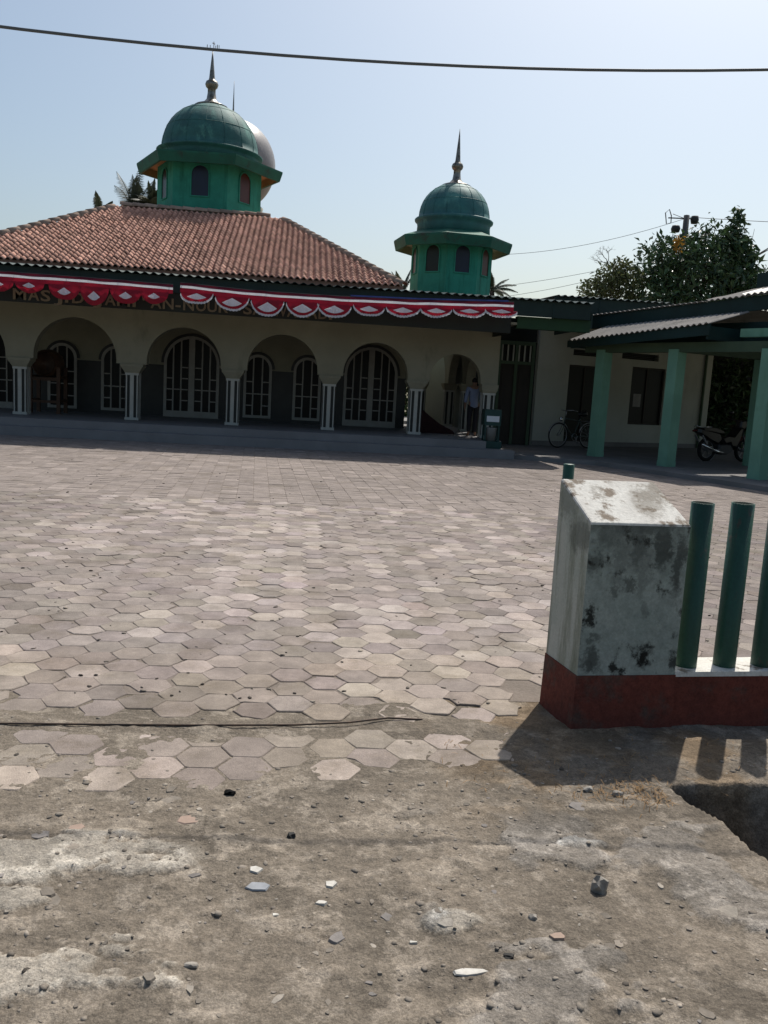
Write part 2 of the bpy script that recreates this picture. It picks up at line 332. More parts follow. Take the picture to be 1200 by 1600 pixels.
# the land beyond, one frame round the near sheet
fr = MB(); x0, x1, y0, y1 = -2.29, 3.19, .61, 3.99; S = 900
fr.add([(-S, -S, -.035), (S, -S, -.035), (S, S, -.035), (-S, S, -.035), (x0, y0, -.035), (x1, y0, -.035), (x1, y1, -.035), (x0, y1, -.035)],
       [(0, 1, 5, 4), (1, 2, 6, 5), (2, 3, 7, 6), (3, 0, 4, 7)])
fr.build('terrain', 'far_ground', None, kind='structure')

# ------------------------------------------------------------------ courtyard paving
court = MB(); court.add([(-14, 3.97, -.005), (9, 3.97, -.005), (9, 19.2, -.005), (-14, 19.2, -.005)], [(0, 1, 2, 3)])
court = court.build('courtyard', 'bed', None, kind='structure')
A = .113
def hex_mesh(cx, cy, z, jit=.003, broken=False):
    r = A-.0025; ring = []
    tx, ty = rng.normal(0, .0035, 2)
    ang0 = rng.normal(0, .015)
    pts = []
    for k in range(6):
        a = k*PI/3+ang0
        # corners cut a little
        for da in (-.07, .07):
            rr = r*(.985)+rng.normal(0, jit); pts.append((rr*math.cos(a+da), rr*math.sin(a+da)))
    if broken:
        k = rng.integers(0, 12)
        for d in range(4): pts[(k+d) % 12] = tuple(np.array(pts[(k+d) % 12])*rng.uniform(.68, .85))
    n = len(pts); vs = []
    for s, dz in ((.96, 0), (1.0, -.0035), (1.0, -.035)):
        for p in pts: vs.append((cx+p[0]*s, cy+p[1]*s, z+dz+p[0]*tx+p[1]*ty))
    fs = [tuple(range(n))]+[(i+n, (i+1) % n+n, (i+1) % n, i) for i in range(n)]+[(i+2*n, (i+1) % n+2*n, (i+1) % n+n, i+n) for i in range(n)]
    return vs, fs
def rim(n):
    k = n//3; a = np.ones(n); a[:k] = 1-np.abs(rng.normal(0, .10, k)); a[k:] = .66; return a[:, None]
cells = []
for i in range(-64, 66):
    for j in range(-3, 42):
        x = i*1.5*A+.02; y = 3.10+j*math.sqrt(3)*A+(math.sqrt(3)*A/2 if i % 2 else 0)
        if y > 10.5 or abs(x-.3) > .56*y+1.0: continue
        if x > 1.12 and y < 4.2: continue
        if y < 3.72:
            if y < 3.05 or x > 1.05: continue
            if x > .45 and y < 3.25: continue
            if 3.56 < y < 3.69: continue
            if y < 3.15 and x > -.25: continue
        cells.append((x, y))
cells.sort(key=lambda c: c[1])
sv, sf, ss = [], [], []; npv = 0
for (x, y) in cells:
    lite = .5*fbm(np.array([x]), np.array([y]), .5, 3, 9)[0]+.5
    worn = float(sstep(-2.4-.12*y, -1.2, x)*sstep(3.2+.1*y, 1.4, x))
    patch = float(sstep(.42, .62, fbm(np.array([x]), np.array([y*.6]), .9, 3, 29)[0]))
    shade = .735+.15*worn+rng.normal(0, .05)+.32*(lite-.75)
    if rng.random() < (.10+.55*patch)*worn: shade += rng.uniform(.14, .44)
    elif rng.random() < .05: shade += rng.uniform(.1, .3)
    if rng.random() < .06: shade -= .14
    tint = np.array([1, 1+rng.normal(0, .012), 1+rng.normal(0, .025)])*(np.array([1, .985, .94]) if y < 4.6 else 1)
    z = rng.normal(0, .0010)+(.0 if y > 3.7 else -.0015)
    v, f = hex_mesh(x, y, z, .004 if y < 4.5 else .002, broken=rng.random() < (.34 if y < 4.2 else .10))
    if npv < 300 and abs(x-.1) < .47*y+.1:
        link_mesh('paver', v, f, 'paver', court, shade=rim(len(v))*shade*tint); npv += 1
    else:
        o = len(sv); sv += v; sf += [tuple(i+o for i in q) for q in f]; ss += list(rim(len(v))*shade*tint)
link_mesh('paver', sv, sf, 'paver', court, shade=np.array(ss), kind='stuff')
# rectangular blocks further back
bv, bf, bs = [], [], []
y = 10.55; row = 0
while y < 18.75:
    x = -.56*y-1+(.105 if row % 2 else 0)
    xe = min(.56*y+1.0, 8.6)
    while x < xe:
        s = .775+rng.normal(0, .04)+(.2 if rng.random() < .05 else 0)+.25*(fbm(np.array([x]), np.array([y]), .4, 3, 9)[0]-.5); z = rng.normal(0, .0012); ti = rng.normal(0, .0012)
        hx, hy = .1035, .1015; o = len(bv)
        for (a, b, c) in ((-.97, -.97, 0), (.97, -.97, 0), (.97, .97, 0), (-.97, .97, 0), (-1, -1, -.004), (1, -1, -.003), (1, 1, -.003), (-1, 1, -.003)):
            bv.append((x+a*hx, y+b*hy, z+c+b*ti))
        bf += [(o, o+1, o+2, o+3), (o+4, o+5, o+1, o), (o+5, o+6, o+2, o+1), (o+6, o+7, o+3, o+2), (o+7, o+4, o, o+3)]; bs += [s]*8
        x += .21
    y += .205; row += 1
link_mesh('paving_block', bv, bf, 'paver', court, shade=bs, kind='stuff')

# ------------------------------------------------------------------ pebbles, shards, straw
ICO_V = []; t_ = (1+5**.5)/2
for a, b in ((-1, t_), (1, t_), (-1, -t_), (1, -t_)): ICO_V += [(a, b, 0)]
for a, b in ((-1, t_), (1, t_), (-1, -t_), (1, -t_)): ICO_V += [(0, a, b)]
for a, b in ((t_, -1), (t_, 1), (-t_, -1), (-t_, 1)): ICO_V += [(a, 0, b)]
ICO_V = np.array(ICO_V)/math.hypot(1, t_)
ICO_F = np.array([(0, 11, 5), (0, 5, 1), (0, 1, 7), (0, 7, 10), (0, 10, 11), (1, 5, 9), (5, 11, 4), (11, 10, 2), (10, 7, 6), (7, 1, 8), (3, 9, 4), (3, 4, 2), (3, 2, 6), (3, 6, 8), (3, 8, 9), (4, 9, 5), (2, 4, 11), (6, 2, 10), (8, 6, 7), (9, 8, 1)])
def rot_z(v, a): c, s = math.cos(a), math.sin(a); return v@np.array([[c, s, 0], [-s, c, 0], [0, 0, 1]])
pv, pf, ps = [], [], []; o = 0
NP = 9500
px_ = rng.uniform(-1.6, 2.4, NP); py_ = 1.5+2.3*rng.random(NP)
dens = fbm(px_, py_, 1.7, 4, 41)
for k in range(NP):
    x, y = px_[k], py_[k]
    if rng.random() > sstep(.30, .62, dens[k])*(.35 if y > 3.3 else 1): continue
    if x > 1.2 and y > 3.55: continue
    if x > 1.47 and y < 3.1: continue
    r = .0016+.0026*rng.pareto(2.4) if rng.random() < .93 else rng.uniform(.005, .012); r = min(r, .016)
    v = ICO_V*(1+rng.normal(0, .16, (12, 1)))*np.array([1, rng.uniform(.6, 1), rng.uniform(.22, .5)])*r
    v = rot_z(v, rng.uniform(0, 6.28)); pv.append(v+np.array([x, y, 0])); pf.append(ICO_F+o); o += 12
    s = rng.uniform(.75, 1.35) if rng.random() > .08 else rng.uniform(1.5, 2.1)
    ps.append(np.full(12, s*(.4 if rng.random() < .03 else 1)))
pv = np.concatenate(pv); cz = ground_h(pv[:, 0].reshape(-1, 12).mean(1), pv[:, 1].reshape(-1, 12).mean(1))[0]
pv[:, 2] += np.repeat(cz, 12)-.0006
link_mesh('gravel', pv, np.concatenate(pf), 'pebble', None, True, shade=np.concatenate(ps), kind='stuff', label='loose gravel scattered over the dirt verge', cat='gravel')
# flat stones trodden into the surface
ev, ef, es = [], [], []
for k in range(620):
    x, y = rng.uniform(-1.4, 2.0), 1.55+1.55*rng.random()
    if x > 1.4 and y > 2.2: continue
    if fbm(np.array([x]), np.array([y]), 1.5, 3, 141)[0] < .42+.12*rng.random(): continue
    rx = min(.006+.008*rng.pareto(2.5), .05); n = rng.integers(6, 10); rot = rng.uniform(0, 6.28); q = rng.uniform(.45, 1); P_ = []
    for j in range(n):
        a = 2*PI*j/n+rng.uniform(-.25, .25); u = rng.uniform(.65, 1.1); a1, b1 = rx*u*math.cos(a), rx*q*u*math.sin(a); P_.append((x+a1*math.cos(rot)-b1*math.sin(rot), y+a1*math.sin(rot)+b1*math.cos(rot)))
    z = float(ground_h(np.array([x]), np.array([y]))[0][0]); h = rng.uniform(.0005, .003); o = len(ev); tx, ty = rng.normal(0, .03, 2)
    ev += [(p[0], p[1], z-.006) for p in P_]+[(x+(p[0]-x)*.88, y+(p[1]-y)*.88, z+h+(p[0]-x)*tx+(p[1]-y)*ty) for p in P_]
    ef += [tuple(range(o+n, o+2*n))]+[(o+j, o+(j+1) % n, o+(j+1) % n+n, o+j+n) for j in range(n)]
    t = rng.random(); c_ = rng.uniform(.75, 1.25)*np.array([1, 1, 1]) if t < .72 else (rng.uniform(1.3, 1.7)*np.array([1, 1.03, 1.05]) if t < .86 else rng.uniform(.9, 1.2)*np.array([.95, 1, 1.12]))
    es += [c_]*(2*n)
link_mesh('trodden_stones', ev, ef, 'pebble', None, shade=np.array(es), kind='stuff', label='flat stones trodden flush into the dirt verge', cat='stones')
lv, lf, ls = [], [], []
for k in range(420):
    y = 3.9+11*rng.random()**1.7; x = rng.uniform(-.5*y-.4, .45*y+.6); r = rng.uniform(.005, .013)*(1+.06*y)
    if x > 1.1 and y < 4.2: continue
    v = rot_z(ICO_V*(1+rng.normal(0, .2, (12, 1)))*np.array([1, rng.uniform(.4, .9), rng.uniform(.15, .4)])*r, rng.uniform(0, 6.28))+np.array([x, y, .002]); lf.append(ICO_F+12*len(lv)); lv.append(v); ls.append(np.full(12, rng.choice([.12, .3, .5, .9, 1.5])))
link_mesh('courtyard_litter', np.concatenate(lv), np.concatenate(lf), 'pebble', None, True, shade=np.concatenate(ls), kind='stuff', label='small dark crumbs and dry bits scattered over the paved courtyard', cat='litter')
def gh(x, y): return float(ground_h(np.array([x]), np.array([y]))[0][0])
def rock(name, x, y, sx, sy, sz, m, label, cat, rot=0, lift=.3, group=None, jag=.18):
    v = ICO_V.copy(); f = [tuple(q) for q in ICO_F]
    # one subdivision
    ed = {}; vl = [tuple(q) for q in v]; nf = []
    def mid(a, b):
        k = (min(a, b), max(a, b))
        if k not in ed:
            p = (np.array(vl[a])+np.array(vl[b])); p /= np.linalg.norm(p); vl.append(tuple(p)); ed[k] = len(vl)-1
        return ed[k]
    for a, b, c in f:
        ab, bc, ca = mid(a, b), mid(b, c), mid(c, a); nf += [(a, ab, ca), (b, bc, ab), (c, ca, bc), (ab, bc, ca)]
    v = np.array(vl)*(1+rng.normal(0, jag, (len(vl), 1))); v = np.sign(v)*np.abs(v)**.8
    v = rot_z(v*np.array([sx, sy, sz]), rot)+np.array([x, y, gh(x, y)+sz*lift])
    return link_mesh(name, v, nf, m, None, label=label, cat=cat, group=group)
def shard(name, pts, z, h, m, label, cat):
    n = len(pts); c = np.mean(pts, 0); zz = gh(*c)+z
    vs = [(*(np.array(p)), zz) for p in pts]+[(*(c+(np.array(p)-c)*.9), zz+h+rng.normal(0, .001)) for p in pts]
    fs = [tuple(range(n, 2*n))]+[(i, (i+1) % n, (i+1) % n+n, i+n) for i in range(n)]
    return link_mesh(name, vs, fs, m, None, label=label, cat=cat)
def blob(cx, cy, rx, ry, n=7, rot=0):
    out = []
    for k in range(n):
        a = 2*PI*k/n+rng.uniform(-.25, .25); q = rng.uniform(.72, 1.1); p = np.array([rx*q*math.cos(a), ry*q*math.sin(a)])
        out.append((cx+p[0]*math.cos(rot)-p[1]*math.sin(rot), cy+p[0]*math.sin(rot)+p[1]*math.cos(rot)))
    return out
rock('rock', .977, 2.365, .026, .022, .032, 'stone', 'largest angular grey stone standing on the smooth dirt below the pillar', 'stone', .6, .55, jag=.22)
shard('tile_shard', blob(.157, 2.405, .026, .022, 5), 0, .006, 'white_shard', 'white angular shard lying alone in the middle of the dirt', 'shard')
shard('tile_shard', blob(-.074, 2.49, .026, .022, 5), 0, .006, 'white_shard', 'white shard just behind the blue grey flat shard', 'shard')
shard('flat_shard', blob(-.064, 2.405, .040, .028, 6), 0, .005, 'grey_shard', 'flat blue grey shard in the middle of the dirt', 'shard')
shard('tile_shard', blob(.128, 2.313, .022, .013, 6), 0, .005, 'white_shard', 'small pale oval shard in front of the white angular one', 'shard')
shard('tile_shard', blob(-.005, 2.265, .013, .010, 5), 0, .004, 'white_shard', 'small white chip in front of the blue grey flat shard', 'shard')
shard('flat_shard', blob(-.665, 2.735, .032, .026, 5), 0, .005, 'pink_shard', 'pinkish brown roof tile shard at the left of the verge', 'shard')
shard('flat_shard', blob(-.30, 2.80, .07, .035, 7), -.002, .004, 'pink_shard', 'long pinkish flush slab fragment below the lowest pavers', 'slab')
shard('flat_shard', blob(.47, 2.205, .038, .026, 7), -.001, .004, 'stone', 'pale flat stone embedded in the dirt right of centre', 'stone')
shard('flat_shard', blob(.50, 2.005, .055, .018, 7), -.001, .005, 'white_shard', 'long white flat flake near the lower edge of the verge', 'shard')
shard('flat_shard', blob(.775, 2.13, .028, .020, 6), 0, .008, 'pink_shard', 'tan flat stone on the right half of the dirt', 'stone')
shard('cement_lump', blob(1.64, 2.43, .05, .04, 7), 0, .03, 'white_shard', 'whitish cement lump beside the lip of the ditch', 'rubble')
shard('cement_lump', blob(1.66, 2.515, .06, .018, 6), 0, .02, 'stone', 'narrow pale cement strip at the lip of the ditch', 'rubble')
rock('rock', .036, 2.70, .014, .011, .011, 'black_bit', 'small black stone below the front row of pavers', 'stone')
rock('rock', -.19, 2.99, .020, .012, .010, 'pebble', 'dark stone by the front edge of the lowest pavers', 'stone')
rock('rock', -.215, 2.05, .016, .010, .007, 'stone', 'flat brown stone low in the left half of the verge', 'stone')
rock('rock', .73, 2.225, .013, .010, .010, 'stone', 'small tan stone in front of the largest grey stone', 'stone')
rock('rock', 1.165, 3.02, .020, .016, .014, 'stone', 'rounded stone left of the straw near the pillar shadow', 'stone')
rock('rock', 1.27, 2.985, .022, .015, .013, 'stone', 'tan stone beside the straw near the pillar shadow', 'stone')
rock('rock', .62, 2.06, .016, .010, .006, 'black_bit', 'black flat stone near the lower right of the verge', 'stone')
shard('cigarette_end', [(.362, 2.133), (.384, 2.133), (.384, 2.140), (.362, 2.140)], 0, .006, 'white_shard', 'tiny white cigarette end lying on the dirt', 'litter')
mb = MB()
for k in range(420):
    cx, cy = (rng.normal(1.36, .13), rng.normal(3.0, .055)) if k < 300 else (rng.uniform(.6, 2.0), rng.uniform(3.0, 3.5))
    if cx > 1.46 and cy < 3.07: continue
    a = rng.uniform(0, 6.28); l = rng.uniform(.015, .05); z = gh(cx, cy)+.002; d = np.array([math.cos(a), math.sin(a)])*l; nrm = np.array([-d[1], d[0]])/l*.0012
    up = rng.uniform(0, .018); c = np.array([cx, cy])
    mb.add([(*(c-d/2-nrm), z), (*(c-d/2+nrm), z), (*(c+nrm), z+up), (*(c-nrm), z+up), (*(c+d/2+nrm*.4), z+.4*up), (*(c+d/2-nrm*.4), z+.4*up)], [(0, 1, 2, 3), (3, 2, 4, 5)])
mb.build('straw', 'straw', None, kind='stuff', label='dry brown straw litter by the ditch rim', cat='straw')
# steel gate rail let into the driveway
mb = MB(); mb.tube([(-2.2, 3.50, .012), (-1.19, 3.56, .013), (-.8, 3.57, .011), (-.4, 3.575, .012), (.04, 3.60, .010), (.28, 3.635, .011), (.46, 3.70, .009), (.62, 3.71, .0)], .0045, 6)
mb.build('gate_rail', 'rail_steel', None, label='thin dark rusty gate rail lying across the driveway', cat='rail')

# ================================================================== GATE PILLAR AND FENCE
pil = thing('gate_pillar', 'stained white concrete gate pillar with sloping top and red base', 'pillar', (1.5, 3.8, 0))
FL, FR, BR, BL = np.array((1.292, 3.62)), np.array((1.768, 3.662)), np.array((1.716, 3.985)), np.array((1.243, 3.942))
def ring_pts(off):  # expand footprint
    c = (FL+FR+BR+BL)/4; out = []
    for p in (FL, FR, BR, BL):
        d = p-c; out.append(p+np.sign(d)*off)
    return out
P = ring_pts(0); mb = MB()
# body, with the top edges rounded
zt = (.955, .955, 1.105, 1.105); c = (FL+FR+BR+BL)/4
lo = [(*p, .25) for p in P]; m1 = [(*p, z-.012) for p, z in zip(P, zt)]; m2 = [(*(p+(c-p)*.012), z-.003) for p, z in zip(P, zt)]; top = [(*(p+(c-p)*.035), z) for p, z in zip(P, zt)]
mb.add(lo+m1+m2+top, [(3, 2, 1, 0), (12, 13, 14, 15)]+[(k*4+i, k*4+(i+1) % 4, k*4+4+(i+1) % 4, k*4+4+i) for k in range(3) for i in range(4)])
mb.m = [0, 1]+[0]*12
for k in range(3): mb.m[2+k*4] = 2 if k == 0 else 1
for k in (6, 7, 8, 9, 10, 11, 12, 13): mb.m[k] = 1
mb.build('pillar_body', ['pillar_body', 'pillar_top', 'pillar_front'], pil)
mb = MB(); Q = ring_pts(.004); Q2 = ring_pts(.010)
mb.hexa([(*p, -.05) for p in Q2]+[(*p, .255) for p in Q]); mb.build('base_band', 'oxide_red', pil)
# mould patches and holes: thin raised crusts on the front and side faces
def crust(poly2d, face, name='mould_patch', m='pillar_mould', h=.0012):
    o_, ax = face; n = len(poly2d)
    nrm = np.array([ax[1], -ax[0]])
    vs = [(*(o_+ax*p[0]+nrm*.0004), p[1]) for p in poly2d]+[(*(o_+ax*(np.mean([q[0] for q in poly2d])+(p[0]-np.mean([q[0] for q in poly2d]))*.85)+nrm*h), p[1]) for p in poly2d]
    return vs, [tuple(range(n, 2*n))]+[(i, (i+1) % n, (i+1) % n+n, i+n) for i in range(n)]
axf = (FR-FL)/np.linalg.norm(FR-FL); axs = (FL-BL)/np.linalg.norm(FL-BL)
fence = thing('pipe_fence', 'row of thick green pipes standing on a low red brown wall', 'fence', (2.4, 3.8, 0))
e1 = axf; e2 = np.array((-e1[1], e1[0]))
def fp(s, d): return FR+e1*s+e2*d      # along, into depth
mb = MB(); a, b_, c_, d_ = fp(.002, .004), fp(5, .004), fp(5, .205), fp(.002, .205)
mb.hexa([(*p, -.05) for p in (a, b_, c_, d_)]+[(*p, .245) for p in (a, b_, c_, d_)]); mb.build('base_wall', 'oxide_red', fence)
mb = MB(); a, b_, c_, d_ = fp(.002, .0), fp(5, .0), fp(5, .21), fp(.002, .21)
mb.hexa([(*p, .245) for p in (a, b_, c_, d_)]+[(*p, .268) for p in (a, b_, c_, d_)]); mb.build('coping', 'pillar_top', fence)
for k in range(7):
    c = fp(.105+.201*k, .095); mb = MB(); tl = rng.normal(0, .004); h = 1.045+rng.normal(0, .004)
    n = 20; vs = []
    for (r, z) in ((.052, .262), (.052, h), (.047, h), (.047, h-.25)):
        for j in range(n): an = 2*PI*j/n; vs.append((c[0]+tl*z+r*math.cos(an), c[1]+r*math.sin(an), z))
    mb.add(vs, [(i*n+j, i*n+(j+1) % n, (i+1)*n+(j+1) % n, (i+1)*n+j) for i in range(3) for j in range(n)]+[tuple(range(3*n, 4*n))])
    mb.m = [0]*(2*n)+[1]*(n+1)
    mb.build('pipe', ['pipe_green', 'pipe_inside'], fence, True)
gp = MB(); gp.lathe([(.027, 0), (.027, 1.165), (.023, 1.169)], (1.305, 4.035, 0), 16)
gp.build('gate_post', 'pipe_green', None, True, label='slim green post standing right behind the gate pillar', cat='post')

# ================================================================== MOSQUE
FY = 20.4; FZ = .35
mosque = thing('mosque', 'mosque with white arcade porch, red tiled roof and green domed tower', 'mosque', (-2, 24, 0))
mb = MB(); mb.box(-10, 4.80, 18.75, 19.15, -.05, .19); mb.build('lower_step', 'step_stone', mosque)
mb = MB(); mb.box(-10, 4.22, 19.08, 19.16, .19, .35); mb.box(-10, 4.22, 19.16, 19.5, -.05, .35); mb.box(-10, 4.65, 19.5, 32, -.05, .35); mb.build('porch_floor', 'step_stone', mosque)
mb = MB(); mb.box(-10, 4.24, 19.06, 19.3, .335, .352)
arches = [(-7.45, .88), (-5.06, .91), (-2.645, .835), (-.40, .81), (1.766, .76), (3.663, .607)]
mb_top = 3.0; ZS = 1.62
def arcade_wall(xs0, xs1, arcs, y0, y1, ztop, zs, zcap, stilt=.07):
    mb = MB(); edges = [xs0]
    N = 20
    for cx, r in arcs:
        pts = [(cx-r*math.cos(PI*k/N), zs+stilt+r*.98*math.sin(PI*k/N)) for k in range(N+1)]
        for (xa, za), (xb, zb) in zip(pts[:-1], pts[1:]):
            if abs(xb-xa) < 1e-6: continue
            mb.hexa([(xa, y0, za), (xb, y0, zb), (xb, y1, zb), (xa, y1, za), (xa, y0, ztop), (xb, y0, ztop), (xb, y1, ztop), (xa, y1, ztop)])
        edges += [cx-r, cx+r]
    edges.append(xs1)
    for a, b in zip(edges[::2], edges[1::2]):
        mb.box(a, b, y0, y1, zs, ztop)
    return mb, edges
mb, ed = arcade_wall(-10, 4.68, arches, FY, FY+.3, mb_top, ZS, .3)
mb.build('arcade_wall', 'cream', mosque)
colx = [-8.68, -6.27, -3.80, -1.53, .70, 2.755, 4.50]
def striped_column(cx, cy, parent, w=.30, z0=FZ, zcap=1.42, ztop=ZS, capw=None, flare=.27):
    mb = MB(); h = w/2
    mb.box(cx-h+.018, cx+h-.018, cy-h+.018, cy+h-.018, z0, zcap); mbcore = mb
    o = mbcore.build('column', 'column_dark', parent)
    st = MB(); sw = .052
    for off in (-h+.03, -.036, .036+0, h-.03):
        pass
    for off in (-h+.022, 0, h-.022):
        ww = .044 if off else .085
        st.box(cx+off-ww/2, cx+off+ww/2, cy-h, cy-h+.017, z0+.06, zcap-.05)
        st.box(cx+off-ww/2, cx+off+ww/2, cy+h-.017, cy+h, z0+.06, zcap-.05)
        st.box(cx-h-.001, cx-h+.016, cy+off-ww/2, cy+off+ww/2, z0+.06, zcap-.05)
        st.box(cx+h-.016, cx+h+.001, cy+off-ww/2, cy+off+ww/2, z0+.06, zcap-.05)
    st.box(cx-h-.006, cx+h+.006, cy-h-.006, cy+h+.006, z0+.001, z0+.06)
    st.box(cx-h-.004, cx+h+.004, cy-h-.004, cy+h+.004, zcap-.05, zcap)
    st.build('stripe', 'column_white', o)
    cp = MB(); k = flare
    a, b = h+.003, k
    for (r0, r1, za, zb) in ((h+.006, h+.03, zcap, zcap+.05), (h+.03, k, zcap+.05, ztop-.05), (k, k, ztop-.05, ztop-.001)):
        cp.hexa([(cx-r0, cy-min(r0, .22), za), (cx+r0, cy-min(r0, .22), za), (cx+r0, cy+min(r0, .22), za), (cx-r0, cy+min(r0, .22), za),
                 (cx-r1, cy-min(r1, .22), zb), (cx+r1, cy-min(r1, .22), zb), (cx+r1, cy+min(r1, .22), zb), (cx-r1, cy+min(r1, .22), zb)])
    cp.build('capital', 'cream', o)
    return o
for i, cx in enumerate(colx):
    striped_column(cx, FY+.15, mosque, flare=(.25 if i < 6 else .2))
# side veranda columns further back
for (cx, cy) in ((4.50, 23.2), (4.50, 26.0), (3.05, 28.8), (4.50, 28.8), (3.42, 24.6), (3.62, 26.6)): striped_column(cx, cy, mosque, flare=.22)
mb, ed = arcade_wall(2.8, 4.68, [(3.78, .55)], 28.7, 28.95, 3.0, ZS, .3); mb.build('rear_arcade', 'cream', mosque)
# arcade along the right side
mb = MB()
for (ya, yb) in ((20.9, 22.9), (23.4, 25.7), (26.3, 28.6)):
    N = 12; cy = (ya+yb)/2; r = (yb-ya)/2
    pts = [(cy-r*math.cos(PI*k/N), ZS+.8*r*math.sin(PI*k/N)) for k in range(N+1)]
    for (p, q), (p2, q2) in zip(pts[:-1], pts[1:]):
        mb.hexa([(4.40, p, q), (4.62, p, q), (4.62, p2, q2), (4.40, p2, q2), (4.40, p, 3.0), (4.62, p, 3.0), (4.62, p2, 3.0), (4.40, p2, 3.0)])
for (ya, yb) in ((20.71, 20.9), (22.9, 23.4), (25.7, 26.3)): mb.box(4.40, 4.62, ya, yb, ZS, 3.0)
mb.build('side_arcade', 'cream', mosque)
# hall walls
BY = 22.9
mb = MB(); mb.box(-10, 2.78, BY, BY+.25, FZ, 3.72); mb.box(2.53, 2.78, BY+.25, 33, FZ, 3.72); mb.box(-10, 2.53, 32.8, 33, FZ, 3.72)
mb.build('hall_wall', 'cream', mosque)
mb = MB()
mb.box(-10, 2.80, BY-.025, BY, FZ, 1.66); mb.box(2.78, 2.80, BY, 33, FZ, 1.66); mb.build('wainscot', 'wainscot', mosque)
mb = MB(); mb.box(-10, 4.68, FY+.3, BY, 3.0, 3.06); mb.box(2.8, 4.68, BY, 25.5, 3.0, 3.06); mb.box(-10, 4.68, 18.86, FY, 2.93, 2.98); mb.build('porch_ceiling', 'cream', mosque)

def arched_unit(name, cx, hw, z0, zs, cols, parent, y, label=None, leaf_split=False):
    """frame of bars with panes behind; cols: list of (x0,x1,[z breaks]) in -1..1 of half width"""
    mb = MB(); N = 18; t = .07; zr = hw*1.0
    def arch(x, inset=0): 
        q = max(0, 1-(x/(hw-inset))**2); return zs+(zr-inset)*math.sqrt(q)
    # outer ring
    for k in range(N):
        a, b = PI*k/N, PI*(k+1)/N
        P_ = [(-hw*math.cos(a), zs+zr*math.sin(a)), (-hw*math.cos(b), zs+zr*math.sin(b)), (-(hw-t)*math.cos(b), zs+(zr-t)*math.sin(b)), (-(hw-t)*math.cos(a), zs+(zr-t)*math.sin(a))]
        mb.hexa([(cx+P_[3][0], y-.06, P_[3][1]), (cx+P_[2][0], y-.06, P_[2][1]), (cx+P_[2][0], y-.026, P_[2][1]), (cx+P_[3][0], y-.026, P_[3][1]),
                 (cx+P_[0][0], y-.06, P_[0][1]), (cx+P_[1][0], y-.06, P_[1][1]), (cx+P_[1][0], y-.026, P_[1][1]), (cx+P_[0][0], y-.026, P_[0][1])])
    mb.box(cx-hw, cx-hw+t, y-.06, y-.026, z0, zs); mb.box(cx+hw-t, cx+hw, y-.06, y-.026, z0, zs)
    bot = .16 if leaf_split else .07
    mb.box(cx-hw+t, cx+hw-t, y-.06, y-.026, z0, z0+bot)
    if leaf_split: mb.box(cx-.075, cx+.075, y-.058, y-.026, z0+bot, zs+zr-t*.6)
    panes = []; done = set()
    for x0, x1, zb in cols:
        x0 *= hw; x1 *= hw
        top = min(arch(x0, t*.8), arch(x1, t*.8)) if abs(x0) > .02 or abs(x1) > .02 else zs
        zs_ = [z for z in zb if z < top-.1]+[None]
        prev = z0+bot
        for z in zs_:
            if z is None:
                xs = np.linspace(x0, x1, 6); poly = [(cx+x0, prev), (cx+x1, prev)]+[(cx+x, max(prev+.02, arch(x, t*.7))) for x in xs[::-1]]
            else: poly = [(cx+x0, prev), (cx+x1, prev), (cx+x1, z), (cx+x0, z)]
            panes.append(poly)
            if z is not None: mb.box(cx+x0+.018, cx+x1-.018, y-.052, y-.030, z-.014, z+.014)
            prev = z
        for xb in (x0, x1):
            if round(xb, 3) not in done and not (leaf_split and abs(xb) < .09):
                done.add(round(xb, 3))
                mb.box(cx+xb-.018, cx+xb+.018, y-.056, y-.029, z0+bot, max(z0+.3, arch(xb, t*.6)))
    fr = mb.build(name, 'frame_white', parent, label=label)
    for poly in panes:
        m2 = MB(); m2.prism(poly, 'y', y-.038, y-.0265); m2.build('pane', 'glass_dark', fr)
    # dark surround
    m3 = MB(); ho = hw+.07
    for k in range(N):
        a, b = PI*k/N, PI*(k+1)/N
        q = [(-math.cos(a)*hw, zs+zr*math.sin(a)), (-math.cos(b)*hw, zs+zr*math.sin(b)), (-math.cos(b)*ho, zs+(zr+.07)*math.sin(b)), (-math.cos(a)*ho, zs+(zr+.07)*math.sin(a))]
        m3.hexa([(cx+q[0][0], y-.045, q[0][1]), (cx+q[1][0], y-.045, q[1][1]), (cx+q[1][0], y-.0, q[1][1]), (cx+q[0][0], y, q[0][1]), (cx+q[3][0], y-.045, q[3][1]), (cx+q[2][0], y-.045, q[2][1]), (cx+q[2][0], y, q[2][1]), (cx+q[3][0], y, q[3][1])])
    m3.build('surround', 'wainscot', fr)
    return fr
zr5 = [.78, 1.06, 1.34, 1.62]; zr2 = [1.06]
dcols = [(-.92, -.66, zr5), (-.66, -.38, zr2), (-.38, -.10, zr5), (.10, .38, zr5), (.38, .66, zr2), (.66, .92, zr5)]
for cx in (-2.76, 1.86, -7.6): arched_unit('arched_door', cx, .70, FZ+.002, 1.72, dcols, mosque, BY, leaf_split=True)
zw3 = [.75, 1.05, 1.36]
wcols = [(-.86, -.32, zw3), (-.32, .32, [1.05]), (.32, .86, zw3)]
for cx in (-5.98, -4.66, -1.075, .20, -8.9): arched_unit('arched_window', cx, .36, .43, 1.70, wcols, mosque, BY)

